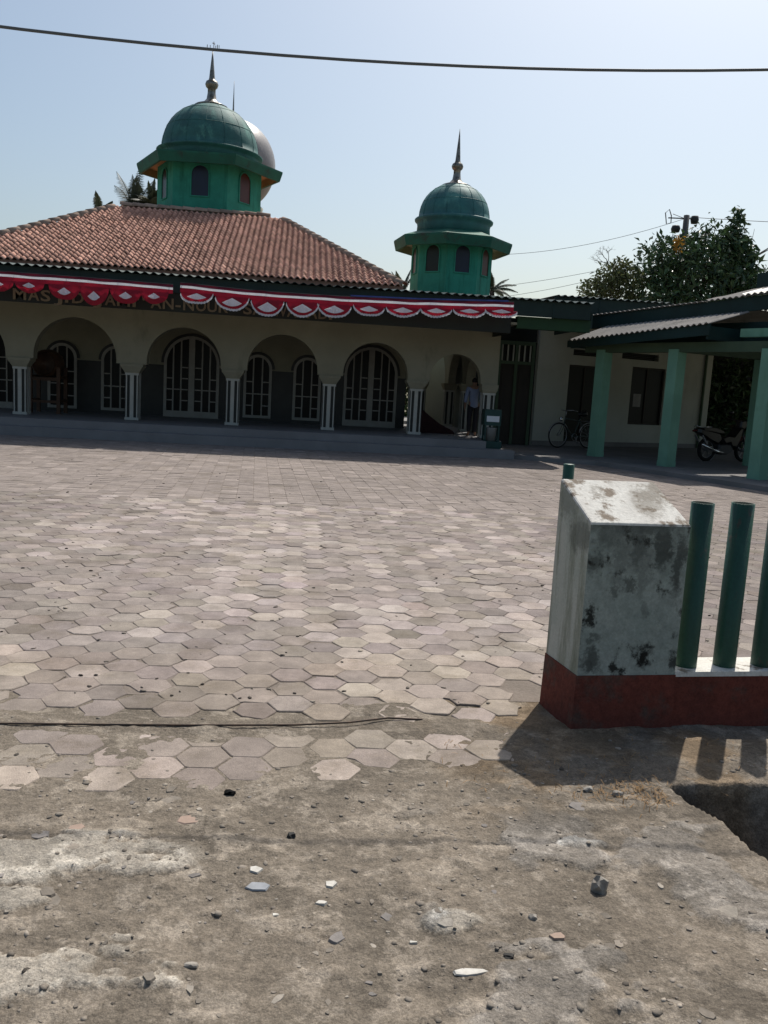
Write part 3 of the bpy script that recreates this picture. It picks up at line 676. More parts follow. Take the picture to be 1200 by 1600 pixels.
# porch eave: corrugated roof, fascia, sign board
EY = 18.75
def corrugated(x0, x1, ya, za, yb, zb, wl=.18, amp=.022, th=.012, per=6):
    n = int((x1-x0)/wl*per); vs = []; fs = []
    for i in range(n+1):
        x = x0+(x1-x0)*i/n; d = amp*math.cos(2*PI*x/wl)
        vs += [(x, ya, za+d), (x, yb, zb+d), (x, ya, za+d-th), (x, yb, zb+d-th)]
    for i in range(n):
        a = 4*i; b = a+4; fs += [(a, b, b+1, a+1), (a+2, a+3, b+3, b+2), (a, a+2, b+2, b), (a+1, b+1, b+3, a+3)]
    m = MB(); m.add(vs, fs); return m
corrugated(-10, 6.28, EY-.10, 3.475, 22.2, 3.80).build('porch_roof', 'sheet_green', mosque)
SY = 21.6
corrugated(6.32, 9.3, SY-.10, 3.915, 26.0, 4.05).build('side_roof', 'sheet_green', mosque)
mb = MB(); mb.box(6.20, 6.25, EY+.051, SY, 3.12, 3.44); mb.build('return_fascia', 'eave_green', mosque)
mb = MB(); mb.box(-10, 6.25, EY, EY+.05, 3.12, 3.447); mb.box(6.25, 9.3, SY, SY+.05, 3.44, 3.885)
mb.build('fascia', 'eave_green', mosque)
mb = MB()
x = -9.6
while x < 6.2: mb.box(x, x+.03, EY-.012, EY, 3.122, 3.445); x += 1.25
mb.box(-10, 6.25, EY-.006, EY, 3.12, 3.135); mb.box(6.3, 9.3, SY-.008, SY, 3.44, 3.46)
for x in (7.4, 8.65): mb.box(x, x+.03, SY-.012, SY, 3.462, 3.88)
mb.build('fascia_batten', 'sheet_green', mosque)
sg = MB(); sg.box(-10, 4.5, EY+.03, EY+.08, 2.735, 3.119); sg.box(4.47, 4.52, EY+.08, FY, 2.735, 3.119); sg = sg.build('sign_board', 'sign_board', mosque)
mb = MB(); mb.box(4.66, 6.30, EY+.10, EY+.30, 2.86, 3.118); mb.build('side_beam', 'beam_green', mosque)
mb = MB(); mb.box(6.301, 6.34, EY+.10, SY, 2.95, 3.30); mb.build('side_fascia', 'sheet_green', mosque)
# letters
def letter(ch, x, wd, h, z):
    cu = bpy.data.curves.new('letter', 'FONT'); cu.body = ch; cu.size = 1.0; cu.extrude = .04; cu.offset = .018; cu.resolution_u = 3
    o = bpy.data.objects.new('tmp', cu); COL.objects.link(o); bpy.context.view_layer.update()
    me = bpy.data.meshes.new_from_object(o.evaluated_get(bpy.context.evaluated_depsgraph_get()))
    v = np.array([p.co[:] for p in me.vertices]); fs = [tuple(p.vertices) for p in me.polygons]
    bpy.data.objects.remove(o); bpy.data.curves.remove(cu); bpy.data.meshes.remove(me)
    mn, mx = v.min(0), v.max(0)
    capw = (mx[0]-mn[0]); sx = wd/capw; base_h = .70
    P_ = np.stack([x+(v[:, 0]-mn[0])*sx, EY+.03-.012-(v[:, 2]-mn[2])/(mx[2]-mn[2])*.02+.012, z+v[:, 1]*h/base_h], 1)
    link_mesh('letter', P_, fs, 'letter_gold', sg)
k_ = .0139
def lx(px): return -5.889+(px-19)*(.58+5.889)/(515-19)
spec = [('M', 19, 20), ('A', 42, 17), ('S', 61, 15), ('J', 81, 13), ('I', 98, 5), ('D', 109, 18), ('J', 141, 13), ('A', 159, 17), ('M', 178, 20), ('I', 202, 5), ("'", 209, 3), ('"', 217, 10), ('A', 230, 17), ('N', 249, 17), ('-', 269, 8),
        ('N', 281, 17), ('O', 301, 16), ('U', 319, 15), ('R', 337, 15), ('"', 354, 8), ('S', 376, 14), ('A', 391, 16), ('R', 409, 14), ('W', 424, 22), ('A', 446, 16), ('D', 463, 14), ('A', 478, 17), ('D', 497, 15), ('I', 514, 5)]
for ch, p, wpx in spec: letter(ch, lx(p), wpx*.01305, .215, 2.785)

# tiled roof
RE = np.array([[-8.65, 21.5, 3.86], [2.42, 21.5, 3.86]]); RR = np.array([[-5.40, 27.0, 6.20], [-.83, 27.0, 6.20]])
YB = 36.5
mb = MB()
V = [tuple(RE[0]), tuple(RE[1]), tuple(RR[1]), tuple(RR[0]), (-8.65, YB, 3.86), (2.42, YB, 3.86), (-.83, 31, 6.2), (-5.40, 31, 6.2)]
V2 = [(x, y, z-.12) for x, y, z in V]
mb.add(V, [(0, 1, 2, 3), (1, 5, 6, 2), (5, 4, 7, 6), (4, 0, 3, 7), (3, 2, 6, 7)])
mb.add([V[0], V[1], V[5], V[4]]+[V2[0], V2[1], V2[5], V2[4]], [(0, 1, 5, 4), (1, 2, 6, 5), (2, 3, 7, 6), (3, 0, 4, 7), (4, 5, 6, 7)])
roof = link_mesh('tiled_roof', mb.v, mb.f, 'tile', mosque, shade=np.full(len(mb.v), .7))
sl = np.array([0, 5.5, 2.34]); SLEN = np.linalg.norm(sl); sl = sl/SLEN; nrm = np.array([0, -sl[2], sl[1]])
TW, TL = .152, .225
def tile_local():
    n = 7; xs = np.linspace(-TW*.55, TW*.55, n); prof = [(.038*math.cos(2*PI*(x/TW)*.95)) for x in xs]
    vs = []; fs = []
    for L_, off in ((0, .030), (TL*1.12, .004)):
        for x, p in zip(xs, prof): vs.append((x, L_, off+p*.9+.03))
    for x, p in zip(xs, prof): vs.append((x, .0, .030+p*.9+.012))
    for i in range(n-1): fs += [(i, i+1, n+i+1, n+i), (2*n+i, 2*n+i+1, i+1, i)]
    return np.array(vs), fs
tv, tf = tile_local()
tv_w = np.stack([tv[:, 0], tv[:, 1]*sl[1]+tv[:, 2]*nrm[1], tv[:, 1]*sl[2]+tv[:, 2]*nrm[2]], 1)
tme = bpy.data.meshes.new('tile'); tme.from_pydata(tv_w.tolist(), [], tf); tme.materials.append(MATS['tile_single'])
tme.polygons.foreach_set('use_smooth', np.ones(len(tme.polygons), bool)); tme.update()
tiles = []
nrow = int(SLEN/TL)
for r_ in range(nrow):
    t = r_*TL; f = t/SLEN; xa = RE[0][0]+(RR[0][0]-RE[0][0])*f; xb = RE[1][0]+(RR[1][0]-RE[1][0])*f
    n = int((xb-xa)/TW)
    for k in range(int(xa/TW)-1, int(xb/TW)+2):
        x = k*TW
        if x < xa+.03 or x > xb-.03: continue
        tiles.append((x, RE[0][1]+sl[1]*(t-.06), RE[0][2]+sl[2]*(t-.06), r_))
vis = [q for q in tiles if q[0] > -7.6]; rest = [q for q in tiles if q[0] <= -7.6]
vis.sort(key=lambda q: q[1])
rl = wloc(roof)
for q in vis[:300]:
    o = bpy.data.objects.new('tile', tme); COL.objects.link(o); o.parent = roof
    o.location = Vector((q[0]+rng.normal(0, .004), q[1]+rng.normal(0, .008), q[2]+rng.normal(0, .003)))-rl; o.rotation_euler = (rng.normal(0, .012), rng.normal(0, .02), rng.normal(0, .015))
av, af, as_ = [], [], []; o_ = 0
for q in vis[300:]+rest:
    av.append(rot_z(tv_w, rng.normal(0, .015))+np.array([q[0]+rng.normal(0, .004), q[1]+rng.normal(0, .008), q[2]+rng.normal(0, .003)])); af += [tuple(i+o_ for i in g) for g in tf]; o_ += len(tv_w)
    as_.append(np.full(len(tv_w), rng.uniform(.72, 1.28)))
link_mesh('tile', np.concatenate(av), af, 'tile', roof, True, shade=np.concatenate(as_), kind='stuff')
def ridge_caps(p, q, step=.36, r=.115):
    p, q = np.array(p), np.array(q); L_ = np.linalg.norm(q-p); d = (q-p)/L_; n = int(L_/step)
    side = np.cross(d, [0, 0, 1]); side /= np.linalg.norm(side); up = np.cross(side, d)
    for k in range(n):
        c0 = p+d*(k*step-.02); c1 = p+d*((k+1)*step+.02); vs = []; N = 8
        for c, rr, l in ((c0, r, .03), (c1, r*.86, .018)):
            for j in range(N+1):
                a = PI*j/N; vs.append(c+side*rr*math.cos(a)+up*(rr*math.sin(a)+l))
        for c, rr, l in ((c0, r*.84, .028),):
            for j in range(N+1):
                a = PI*j/N; vs.append(c+side*rr*math.cos(a)+up*(rr*math.sin(a)+l))
        M = N+1; fs = [(j, j+1, M+j+1, M+j) for j in range(N)]+[(2*M+j, 2*M+j+1, j+1, j) for j in range(N)]
        link_mesh('ridge_tile', vs, fs, 'ridge_tile', roof, True)
ridge_caps(RE[0], RR[0]+np.array([0, 0, .0])); ridge_caps(RE[1], RR[1]); ridge_caps(RR[0], RR[1])

# main tower: six sided drum, wide eave, dome, finial
TC = np.array([-3.09, 29.0])
def regular(c, r, n, rot): return [(c[0]+r*math.cos(rot+2*PI*k/n), c[1]+r*math.sin(rot+2*PI*k/n)) for k in range(n)]
def drum_tower(parent, c, n, rot, rad, z0, z1, eave_r, eave_z, eave_drop, soffit, wins, win_h, sill, dome_mat, fascia):
    mb = MB(); mb.prism(regular(c, rad, n, rot), 'z', z0, z1); drum = mb.build('drum', 'tower_green', parent)
    ap = rad*math.cos(PI/n)
    for k in range(n):
        a = rot+PI/n+2*PI*k/n; d = np.array([math.cos(a), math.sin(a)]); t = np.array([-d[1], d[0]])
        m = wins[k % len(wins)]
        hw = win_h*.29; zs = sill+win_h-hw; N = 8
        poly = [(-hw, sill), (hw, sill)]+[(hw*math.cos(PI*j/N), zs+hw*math.sin(PI*j/N)) for j in range(N+1)]
        def plate(poly, o0, o1):
            nn = len(poly); vs = [(*(c+d*o0+t*p[0]), p[1]) for p in poly]+[(*(c+d*o1+t*p[0]), p[1]) for p in poly]
            return vs, [tuple(range(nn, 2*nn))]+[(i, (i+1) % nn, (i+1) % nn+nn, i+nn) for i in range(nn)]
        # rim round the window and a pane inside it
        inner = poly; outer = [(p[0]*1.14, p[1]+(.03 if p[1] > sill+.01 else -.03)) for p in poly]
        nn = len(poly); vs = []
        for P_, o in ((outer, ap+.001), (outer, ap+.03), (inner, ap+.03), (inner, ap+.004)):
            vs += [(*(c+d*o+t*p[0]), p[1]) for p in P_]
        fs = [(k2*nn+i, k2*nn+(i+1) % nn, (k2+1)*nn+(i+1) % nn, (k2+1)*nn+i) for k2 in range(3) for i in range(nn)]
        fo = link_mesh('window', vs, fs, 'tower_green', drum)
        vs, fs = plate([(p[0]*1.02, p[1]) for p in poly], ap+.001, ap+.006)
        if True:
            link_mesh('window_panel', vs, fs, m, drum)
    # eave: top slopes out and down, fascia, soffit under
    E0 = regular(c, rad*.98, n, rot); E1 = regular(c, eave_r, n, rot)
    E2 = regular(c, eave_r*.965, n, rot)
    zt = eave_z+eave_drop
    E3 = regular(c, eave_r*.93, n, rot); fh_ = fascia
    vs = [(*p, zt+.02) for p in E0]+[(*p, eave_z) for p in E1]+[(*p, eave_z-.05) for p in E1]+[(*p, eave_z-fh_) for p in E2]+[(*p, eave_z-fh_-.002) for p in E3]+[(*p, eave_z-.07) for p in E3]+[(*p, eave_z-.075) for p in regular(c, rad*1.005, n, rot)]
    fs = [(k2*n+i, k2*n+(i+1) % n, (k2+1)*n+(i+1) % n, (k2+1)*n+i) for k2 in range(6) for i in range(n)]
    mi = [0]*(4*n)+[1]*(2*n)
    fs.append(tuple(range(n-1, -1, -1))); mi.append(0)
    link_mesh('eave', vs, fs, ['eave_dark_green', soffit], parent, mi=mi)
    return zt
zt = drum_tower(mosque, TC, 6, R(-90-35+0), 1.64, 6.0, 7.85, 2.30, 7.92, .06, 'soffit_tan', ['pane_navy', 'pane_maroon', 'pane_black', 'pane_navy', 'pane_black', 'pane_black'], .88, 6.78, 'dome_green', .30)
def dome(parent, c, z0, rb, ring_h, rd, hd, m, label=None):
    prof = [(rb, 0), (rb*.985, ring_h*.55), (rb*1.0, ring_h*.72), (rb*1.055, ring_h*.82), (rb*1.065, ring_h*.93), (rb*1.03, ring_h), (rd, ring_h+.015)]
    for k in range(1, 13):
        a = PI/2*k/12.6; prof.append((rd*math.cos(a)**.92, ring_h+.015+hd*math.sin(a)))
    mb = MB(); mb.lathe(prof, (*c, z0), 40); d = mb.build('dome', m, parent, True)
    # raised seams between the metal sheets
    sm = MB()
    for k in range(16):
        a0 = 2*PI*k/16
        pts = []
        for q in range(0, 9):
            a = PI/2*q/10; r = rd*math.cos(a)**.92+.003; pts.append((c[0]+r*math.cos(a0), c[1]+r*math.sin(a0), z0+ring_h+.015+hd*math.sin(a)))
        sm.tube(pts, .005, 4)
    for q in (3, 6):
        a = PI/2*q/10; r = rd*math.cos(a)**.92+.002
        sm.tube([(c[0]+r*math.cos(t), c[1]+r*math.sin(t), z0+ring_h+.015+hd*math.sin(a)) for t in np.linspace(0, 2*PI, 40, endpoint=False)], .006, 4, closed=True)
    sm.build('seam', m, d)
    return d
d = dome(mosque, TC, 7.96, 1.55, .36, 1.50, 1.44, 'dome_green')
def finial(parent, c, z0, s, top, letters=False):
    pr = [(.43*s, -.02*s), (.44*s, .02*s), (.36*s, .055*s), (.22*s, .10*s), (.13*s, .2*s), (.105*s, .36*s), (.105*s, .46*s), (.15*s, .50*s), (.175*s, .57*s), (.15*s, .64*s), (.09*s, .68*s), (.075*s, .74*s)]
    H = top-z0; pr += [(.055*s, .74*s+(H-.74*s)*.3), (.03*s, .74*s+(H-.74*s)*.65), (.006, H)]
    mb = MB(); mb.lathe(pr, (*c, z0), 16)
    f = mb.build('finial', 'finial_metal', parent, True)
    if letters:
        m = MB(); y = c[1]; x = c[0]; z = top-.01
        st = [[(-.17, .02), (-.17, .14)], [(-.17, .02), (-.08, .02), (-.08, .13)], [(-.08, .02), (-.02, .02)], [(.03, .02), (.03, .24)], [(.09, .13), (.09, .03), (.19, .03), (.19, .15)], [(.14, .16), (.14, .05)], [(-.02, .20), (.07, .17)]]
        for s_ in st: m.tube([(x+a, y, z+b) for a, b in s_], .012, 5)
        m.tube([(x-.18, y, z+.005), (x+.2, y, z+.005)], .01, 5)
        m.build('emblem', 'finial_metal', f)
    return f
finial(d, TC, 9.72, 1.18, 11.42, True)

# small tower at the right, standing behind the porch roof
tw = thing('dome_tower', 'small green octagonal tower with teal dome and tall spire behind the porch roof', 'tower', (4.14, 25, 0))
C2 = np.array([4.14, 25.0])
drum_tower(tw, C2, 8, R(-90-22.5+7), 1.145, 3.2, 5.48, 1.68, 5.55, .17, 'soffit_pale', ['pane_navy', 'pane_maroon', 'pane_black', 'pane_black', 'pane_black', 'pane_black', 'pane_black', 'pane_black'], .70, 4.62, 'dome_teal', .28)
mb = MB(); mb.box(3.1, 5.2, 24.0, 26.0, 3.07, 3.21); mb.build('tower_base', 'tower_green', tw)
d2 = dome(tw, C2, 5.70, 1.04, .45, 1.0, .97, 'dome_teal'); finial(d2, C2, 7.06, .95, 8.60)
# silver dome further behind
t3 = thing('silver_dome_tower', 'grey silver onion dome on a round drum rising behind the main tower', 'tower', (-3.03, 36.5, 0))
mb = MB(); mb.lathe([(1.25, 0), (1.25, 8.0), (1.3, 8.15), (1.1, 8.3)], (-3.03, 36.5, 0), 32); mb.build('drum', 'wing_white', t3, True)
mb = MB(); pr = [(1.1, 8.2)]+[(1.72*math.cos(a)*(1 if a > -.2 else 1), 9.75+1.75*math.sin(a)) for a in np.linspace(-.85, 1.35, 22)]+[(.06, 11.55)]
mb.lathe(pr, (-3.03, 36.5, 0), 40); d3 = mb.build('dome', 'dome_silver', t3, True); finial(d3, np.array((-3.03, 36.5)), 11.45, .45, 12.9)

# ------------------------------------------------------------------ bunting
BYY = 18.40; kb = BYY/18.7
def bx(x): return x*kb
def bz(z): return CAM_H+(z-CAM_H)*kb
def bunting(label, xs_top, centers, halfw, drop, trim, sag_side, yoff=0):
    root = thing('bunting', label, 'bunting', (bx(np.mean([p[0] for p in xs_top])), BYY, bz(3.2)), 'red and white bunting along the porch eave')
    def ztop(x): return np.interp(x, [bx(p[0]) for p in xs_top], [bz(p[1]) for p in xs_top])
    x0, x1 = bx(xs_top[0][0]), bx(xs_top[-1][0])
    # upper bands
    n = 60; X = np.linspace(x0, x1, n)
    for (za, zb, nm, m, dy) in ((.055, .0, 'top_band', 'cloth_maroon', .004), (0, -.05, 'white_band', 'cloth_white', 0)):
        vs = []; 
        for x in X: vs += [(x, BYY+dy+.008*math.sin(x*9)+0, ztop(x)+za+.004*math.sin(x*5)), (x, BYY+dy+.012*math.sin(x*9), ztop(x)+zb+.004*math.sin(x*5))]
        fs = [(2*i, 2*i+2, 2*i+3, 2*i+1) for i in range(n-1)]; link_mesh(nm, vs, fs, m, root, True)
    if trim:
        vs = []; xx = np.linspace(bx(1.0), bx(4.4), 24)
        for x in xx: vs += [(x, BYY+.012, ztop(x)+.09), (x, BYY+.012, ztop(x)+.058)]
        link_mesh('blue_band', vs, [(2*i, 2*i+2, 2*i+3, 2*i+1) for i in range(23)], 'cloth_blue', root, True)
    # continuous red band
    vs = []; hb = .085
    for x in X: vs += [(x, BYY+.012*math.sin(x*9), ztop(x)-.05), (x, BYY-.02+.02*math.sin(x*8.7), ztop(x)-.05-hb)]
    link_mesh('red_band', vs, [(2*i, 2*i+2, 2*i+3, 2*i+1) for i in range(n-1)], 'cloth_red', root, True)
    for i, (cx, cz) in enumerate(centers):
        cx, cz = bx(cx), bz(cz); top = ztop(cx)-.05-hb+.012
        bot = cz-(.14 if trim else .18)+rng.normal(0, .008); hw = halfw*rng.uniform(.93, 1.05); tilt = rng.normal(0, .012); wob = rng.uniform(.006, .016)
        M, K = 24, 6; vs = []; fs = []
        def sw(s): return top-.01-(top-bot)*(1-abs(s)**2.2)**.6
        wav = rng.uniform(0, 6)
        def yy(s, q): return BYY-.022-.025*q-.03*math.sin(math.pi*q)*math.cos(s*1.5)+.010*math.sin(s*13+wav)*q
        for a in range(M+1):
            s = -1+2*a/M
            for q in range(K+1):
                z = top+(sw(s)-top)*q/K+(tilt*s+wob*.5*math.sin(s*5+wav))*q/K; vs.append((cx+s*hw, yy(s, q/K), z))
        for a in range(M):
            for q in range(K): b = a*(K+1)+q; fs.append((b, b+K+1, b+K+2, b+1))
        s_ = link_mesh('swag', vs, fs, 'cloth_red', root, True)
        # pleated fan
        vs = []; fs = []; nf = 16; fh = (top-bot)*(.66 if trim else .5); az = bot+fh+(.055 if trim else .085); fw = hw*(.60 if trim else .40)
        vs = [(cx, yy(0, .35)-.03, az)]
        for a in range(nf+1):
            t = -1+2*a/nf; z = bot+(.055 if trim else .085)+fh*(.40*abs(t)**2)
            vs.append((cx+t*fw, yy(t*.6, .9)-.03+(.014 if a % 2 else -.012), z)); 
        fs = [(0, a+1, a+2) for a in range(nf)]
        link_mesh('fan', vs, fs, 'cloth_fan', s_)
        if trim:
            vs = []; fs = []; nn = 44
            for a in range(nn+1):
                s = -1+2*a/nn; z = sw(s*.995)+tilt*s+wob*.5*math.sin(s*5+wav); r = .009*math.sin(a*1.9+i)
                dz = .018
                vs += [(cx+s*hw, yy(s, 1)-.008+r, z+dz), (cx+s*hw*1.03, yy(s, 1)-.010-r, z-dz-.008+.006*math.sin(a*1.5))]
            fs = [(2*a, 2*a+2, 2*a+3, 2*a+1) for a in range(nn)]
            link_mesh('frill', vs, fs, 'cloth_white', s_, True)
    # brackets that hold the rope off the eave
    mb = MB()
    for x in np.linspace(x0+.05, x1-.05, 5): mb.tube([(x, EY, ztop(x)+.055), (x, BYY+.006, ztop(x)+.055)], .008, 5)
    mb.tube([(x, BYY+.006, ztop(x)+.055) for x in X], .006, 5)
    mb.build('rope', 'cable_black', root)
bunting('left bunting strip of plain red swags with small white fans, no white frill', [(-6.9, 3.27), (-6.1, 3.259), (-4.4, 3.252), (-2.68, 3.225)],
        [(-6.15, 3.10), (-5.53, 3.10), (-4.84, 3.02), (-4.25, 2.95), (-3.62, 3.0), (-3.05, 3.06)], .31, .2, False, 0)
bunting('right bunting strip of red swags with white fans and white frilled edges', [(-2.53, 3.275), (-1.0, 3.215), (.65, 3.215), (2.4, 3.25), (4.52, 3.335)],
        [(-2.184, 3.086), (-1.46, 3.0), (-.73, 2.93), (0, 2.94), (.665, 2.985), (1.394, 3.06), (2.117, 3.09), (2.831, 3.12), (3.551, 3.165), (4.24, 3.22)], .335, .2, True, 0)

# ================================================================== RIGHT WING AND CARPORT
TH = R(24); U = np.array([math.cos(TH), math.sin(TH)]); W = np.array([math.sin(TH), -math.cos(TH)])
C0 = np.array([7.02, 19.82]); PW = np.array([6.27, 22.75])
def wp(a, b): return C0+U*a+W*b          # a: to the right/back, b: along the row toward the street
floor = MB(); P_ = [wp(-1.05, -4), wp(-.95, 9), wp(7, 9), wp(7.5, -7), (4.85, 23.5), (4.85, 19.6)]
P_ = [(4.83, 18.9), wp(-1.1, 1.2), wp(-1.1, 10), wp(8, 10), wp(8, -6), (4.83, 24.5)]
floor.prism([tuple(p) for p in P_], 'z', -.05, .09); floor.build('carport_floor', 'slab_conc', None, kind='structure')
wing = thing('side_building', 'plain white side building with two dark windows behind the carport', 'building', (9, 24, 0))
def wal(s, d=0): return PW+U*s+np.array([U[1], -U[0]])*d   # d>0: toward the viewer
NV = np.array([U[1], -U[0]])
LW = 6.75
def wbox(mb, s0, s1, d0, d1, z0, z1, mi=0):
    P_ = [wal(s0, d1), wal(s1, d1), wal(s1, d0), wal(s0, d0)]; mb.hexa([(*p, z0) for p in P_]+[(*p, z1) for p in P_], mi)
# windows cut as recesses by building the wall around them
wins = [(1.10, 2.35, .20, 2.30), (3.45, 4.80, .74, 2.38)]; vents = [(1.2, 2.3, 2.56, 2.72), (3.0, 4.45, 2.58, 2.76)]
holes = wins+vents
mb = MB(); cuts = sorted(set([0, LW]+[h[0] for h in holes]+[h[1] for h in holes])); 
for a, b in zip(cuts[:-1], cuts[1:]):
    zz = .09; hs = sorted([h for h in holes if h[0] <= a+1e-6 and h[1] >= b-1e-6], key=lambda h: h[2])
    for h in hs: wbox(mb, a, b, -.2, 0, zz, h[2]); zz = h[3]
    wbox(mb, a, b, -.2, 0, zz, 3.3)
wbox(mb, LW-.2, LW, -6, -.2, .09, 3.3); wbox(mb, 0, .2, -6, -.2, .09, 3.3); wbox(mb, .2, LW-.2, -6, -5.8, .09, 3.3)
mb.build('wall', 'wing_white', wing)
for i, h in enumerate(wins):
    m = MB(); t = .05
    for q in ((h[0], h[0]+t, h[2], h[3]), (h[1]-t, h[1], h[2], h[3]), (h[0]+t, h[1]-t, h[2], h[2]+t), (h[0]+t, h[1]-t, h[3]-t, h[3]), ((h[0]+h[1])/2-.025, (h[0]+h[1])/2+.025, h[2]+t, h[3]-t)):
        wbox(m, q[0], q[1], -.12, -.06, q[2], q[3])
    f = m.build('window', 'wood_dark', wing)
    for a, b in ((h[0]+t, (h[0]+h[1])/2-.025), ((h[0]+h[1])/2+.025, h[1]-t)):
        m = MB(); wbox(m, a, b, -.10, -.09, h[2]+t, h[3]-t); m.build('pane', 'window_dark', f)
    if i == 1:
        m = MB(); wbox(m, h[0]+.22, h[0]+.52, -.089, -.086, 1.25, 1.62); m.build('notice', 'bucket_grey', f)
for h in vents:
    m = MB()
    for k in range(4): z = h[2]+(h[3]-h[2])*(k+.15)/4; wbox(m, h[0], h[1], -.14, -.05, z, z+.018)
    wbox(m, h[0], h[1], -.19, -.17, h[2], h[3]); m.build('vent', 'window_dark', wing)
m = MB(); m.tube([(*wal(LW-.35, .05), .1), (*wal(LW-.35, .05), 3.2)], .04, 10); m.build('downpipe', 'lintel_green', wing)
# skirting
m = MB(); wbox(m, .0, LW, 0, .012, .09, .22); m.build('skirting', 'slab_conc', wing)
# folding door leaf between mosque porch and wing
fd = thing('folding_door', 'dark tall wooden folding door between the porch end and side building', 'door', (5.5, 22.7, .09))
m = MB()
for x in (4.75, 5.2, 5.65, 6.1): m.box(x-.04, x+.04, 22.62, 22.74, .09, 2.75)
m.box(4.71, 6.14, 22.625, 22.735, 2.2, 2.28); m.box(4.71, 6.14, 22.625, 22.735, 2.70, 2.80)
fr_ = m.build('door_frame', 'lintel_green', fd)
for x in (4.79, 5.24, 5.69):
    m = MB(); m.box(x, x+.37, 22.66, 22.70, .1, 2.2); m.box(x+.06, x+.31, 22.645, 22.66, .3, 1.1); m.box(x+.06, x+.31, 22.645, 22.66, 1.2, 2.1); m.build('door_leaf', 'wood_dark', fd)
for k in range(9):
    m = MB(); x = 4.80+.15*k; m.box(x, x+.035, 22.65, 22.70, 2.28, 2.70); m.build('transom_bar', 'wing_white', fd)
m = MB(); m.box(4.63, 6.2, 22.8, 22.95, 2.80, 3.4); m.box(4.63, 6.2, 22.74, 22.8, .09, 2.8); m.build('backing', 'window_dark', fd)

# upper roof of the wing
def wcorr(a0, z0, a1, z1, b0, b1, wl=.15, amp=.02, th=.012, per=6, k0=0, k1=0):
    n = int((b1-b0)/wl*per); vs = []; fs = []
    for i in range(n+1):
        b = b0+(b1-b0)*i/n; d = amp*math.cos(2*PI*b/wl); p, q = wp(a0, b), wp(a1, b)
        za, zb = z0+k0*(b-b0), z1+k1*(b-b0); vs += [(*p, za+d), (*q, zb+d), (*p, za+d-th), (*q, zb+d-th)]
    for i in range(n):
        k = 4*i; e = k+4; fs += [(k, k+1, e+1, e), (k+2, e+2, e+3, k+3), (k, e, e+2, k+2), (k+1, k+3, e+3, e+1)]
    m = MB(); m.add(vs, fs); return m
def wbeam(mb, a0, a1, b0, b1, z0, z1, z0b=None, z1b=None):
    P_ = [wp(a0, b0), wp(a0, b1), wp(a1, b1), wp(a1, b0)]
    zz = [z0, z0 if z0b is None else z0b, z0 if z0b is None else z0b, z0]; zu = [z1, z1 if z1b is None else z1b, z1 if z1b is None else z1b, z1]
    mb.hexa([(*p, z) for p, z in zip(P_, zz)]+[(*p, z) for p, z in zip(P_, zu)])
KT = .045
def hip_sheet(name, a0, z0, a1, z1, b0, b1, hip, m_, wl=.15, amp=.018):
    n = int((b1-b0)/wl*6); vs = []; fs = []
    for i in range(n+1):
        b = b0+(b1-b0)*i/n; d = amp*math.cos(2*PI*b/wl); t = min(1.0, max(.02, (b-b0)/hip)) if hip else 1.0
        p, q = wp(a0, b), wp(a0+(a1-a0)*t, b); zq = z0+(z1-z0)*t+KT*(b-3.05)
        z0_ = z0+KT*(b-3.05); vs += [(*p, z0_+d), (*q, zq+d), (*p, z0_+d-.012), (*q, zq+d-.012)]
    for i in range(n):
        k = 4*i; e = k+4; fs += [(k, k+1, e+1, e), (k+2, e+2, e+3, k+3), (k, e, e+2, k+2), (k+1, k+3, e+3, e+1)]
    return link_mesh(name, vs, fs, m_, wing)
hip_sheet('upper_roof', .60, 3.66, 2.2, 4.08, 2.2, 11, .25, 'asbestos')
hip_sheet('flat_roof', .60, 3.655, 12.0, 3.56, -6.5, 2.19, 0, 'asbestos', amp=.012)  # far end runs on out of view, added to shade the trees
hip_sheet('rear_roof', 2.205, 4.075, 6.0, 3.6, 2.4, 11, 0, 'asbestos')
hip_sheet('added_shade_roof', 6.0, 3.58, 12.0, 3.52, 2.2, 11, 0, 'asbestos', amp=.012)  # unseen roof added to keep the sun off the ground and trees behind
hip_sheet('clear_sheet', .58, 3.685, 1.15, 3.845, 3.15, 4.6, 0, 'white_shard')
m = MB(); wbeam(m, .68, .73, -1.6, 11, 3.12, 3.43, 3.75, 3.99); m.build('upper_fascia', 'sheet_green', wing)
m = MB(); wbeam(m, 2.2, 2.26, 2.2, 11, 4.02, 4.36, 4.4, 4.75); m.build('ridge_box', 'sheet_green', wing)
car = thing('carport', 'carport with pale green square columns and a sloping grey corrugated awning', 'carport', (8, 18, .09))
for b in (0, 2.17, 4.44, 6.6):
    c = wp(0, b); m = MB()
    m.obox(c, U, W, .13, .13, .09, 2.56); m.obox(c, U, W, .137, .137, .09, .2); m.build('column', 'pale_green', car)
for b in (2.1, 4.5): 
    c = wp(2.9, b-.05); m = MB(); m.obox(c, U, W, .12, .12, .09, 2.62); m.build('column', 'pale_green', car)
m = MB(); wbeam(m, -.10, .10, -.55, 9, 2.50, 2.70)
for b in (2.17, 4.44): wbeam(m, .101, 4.5, b-.09, b+.09, 2.51, 2.69)
m.build('beam', 'lintel_green', car)
m = MB(); P_ = [wp(.10, 3.6), wp(.10, 5.4), wp(.3, 5.4), wp(.3, 3.6)]; m.hexa([(*p, 2.80) for p in P_]+[(*p, 2.96) for p in P_])
m.build('bracket', 'pale_green', car)
wcorr(-.55, 2.76, .62, 3.17, -.62, 3.35, k0=.068, k1=.045).build('awning', 'asbestos', car)
m = MB(); P_ = []
wbeam(m, -.50, -.46, -.62, 3.35, 2.57, 2.745, 2.80, 3.01); wbeam(m, -.46, .5, 3.26, 3.31, 2.72, 2.98, None, None); m.build('awning_fascia', 'sheet_green', car)
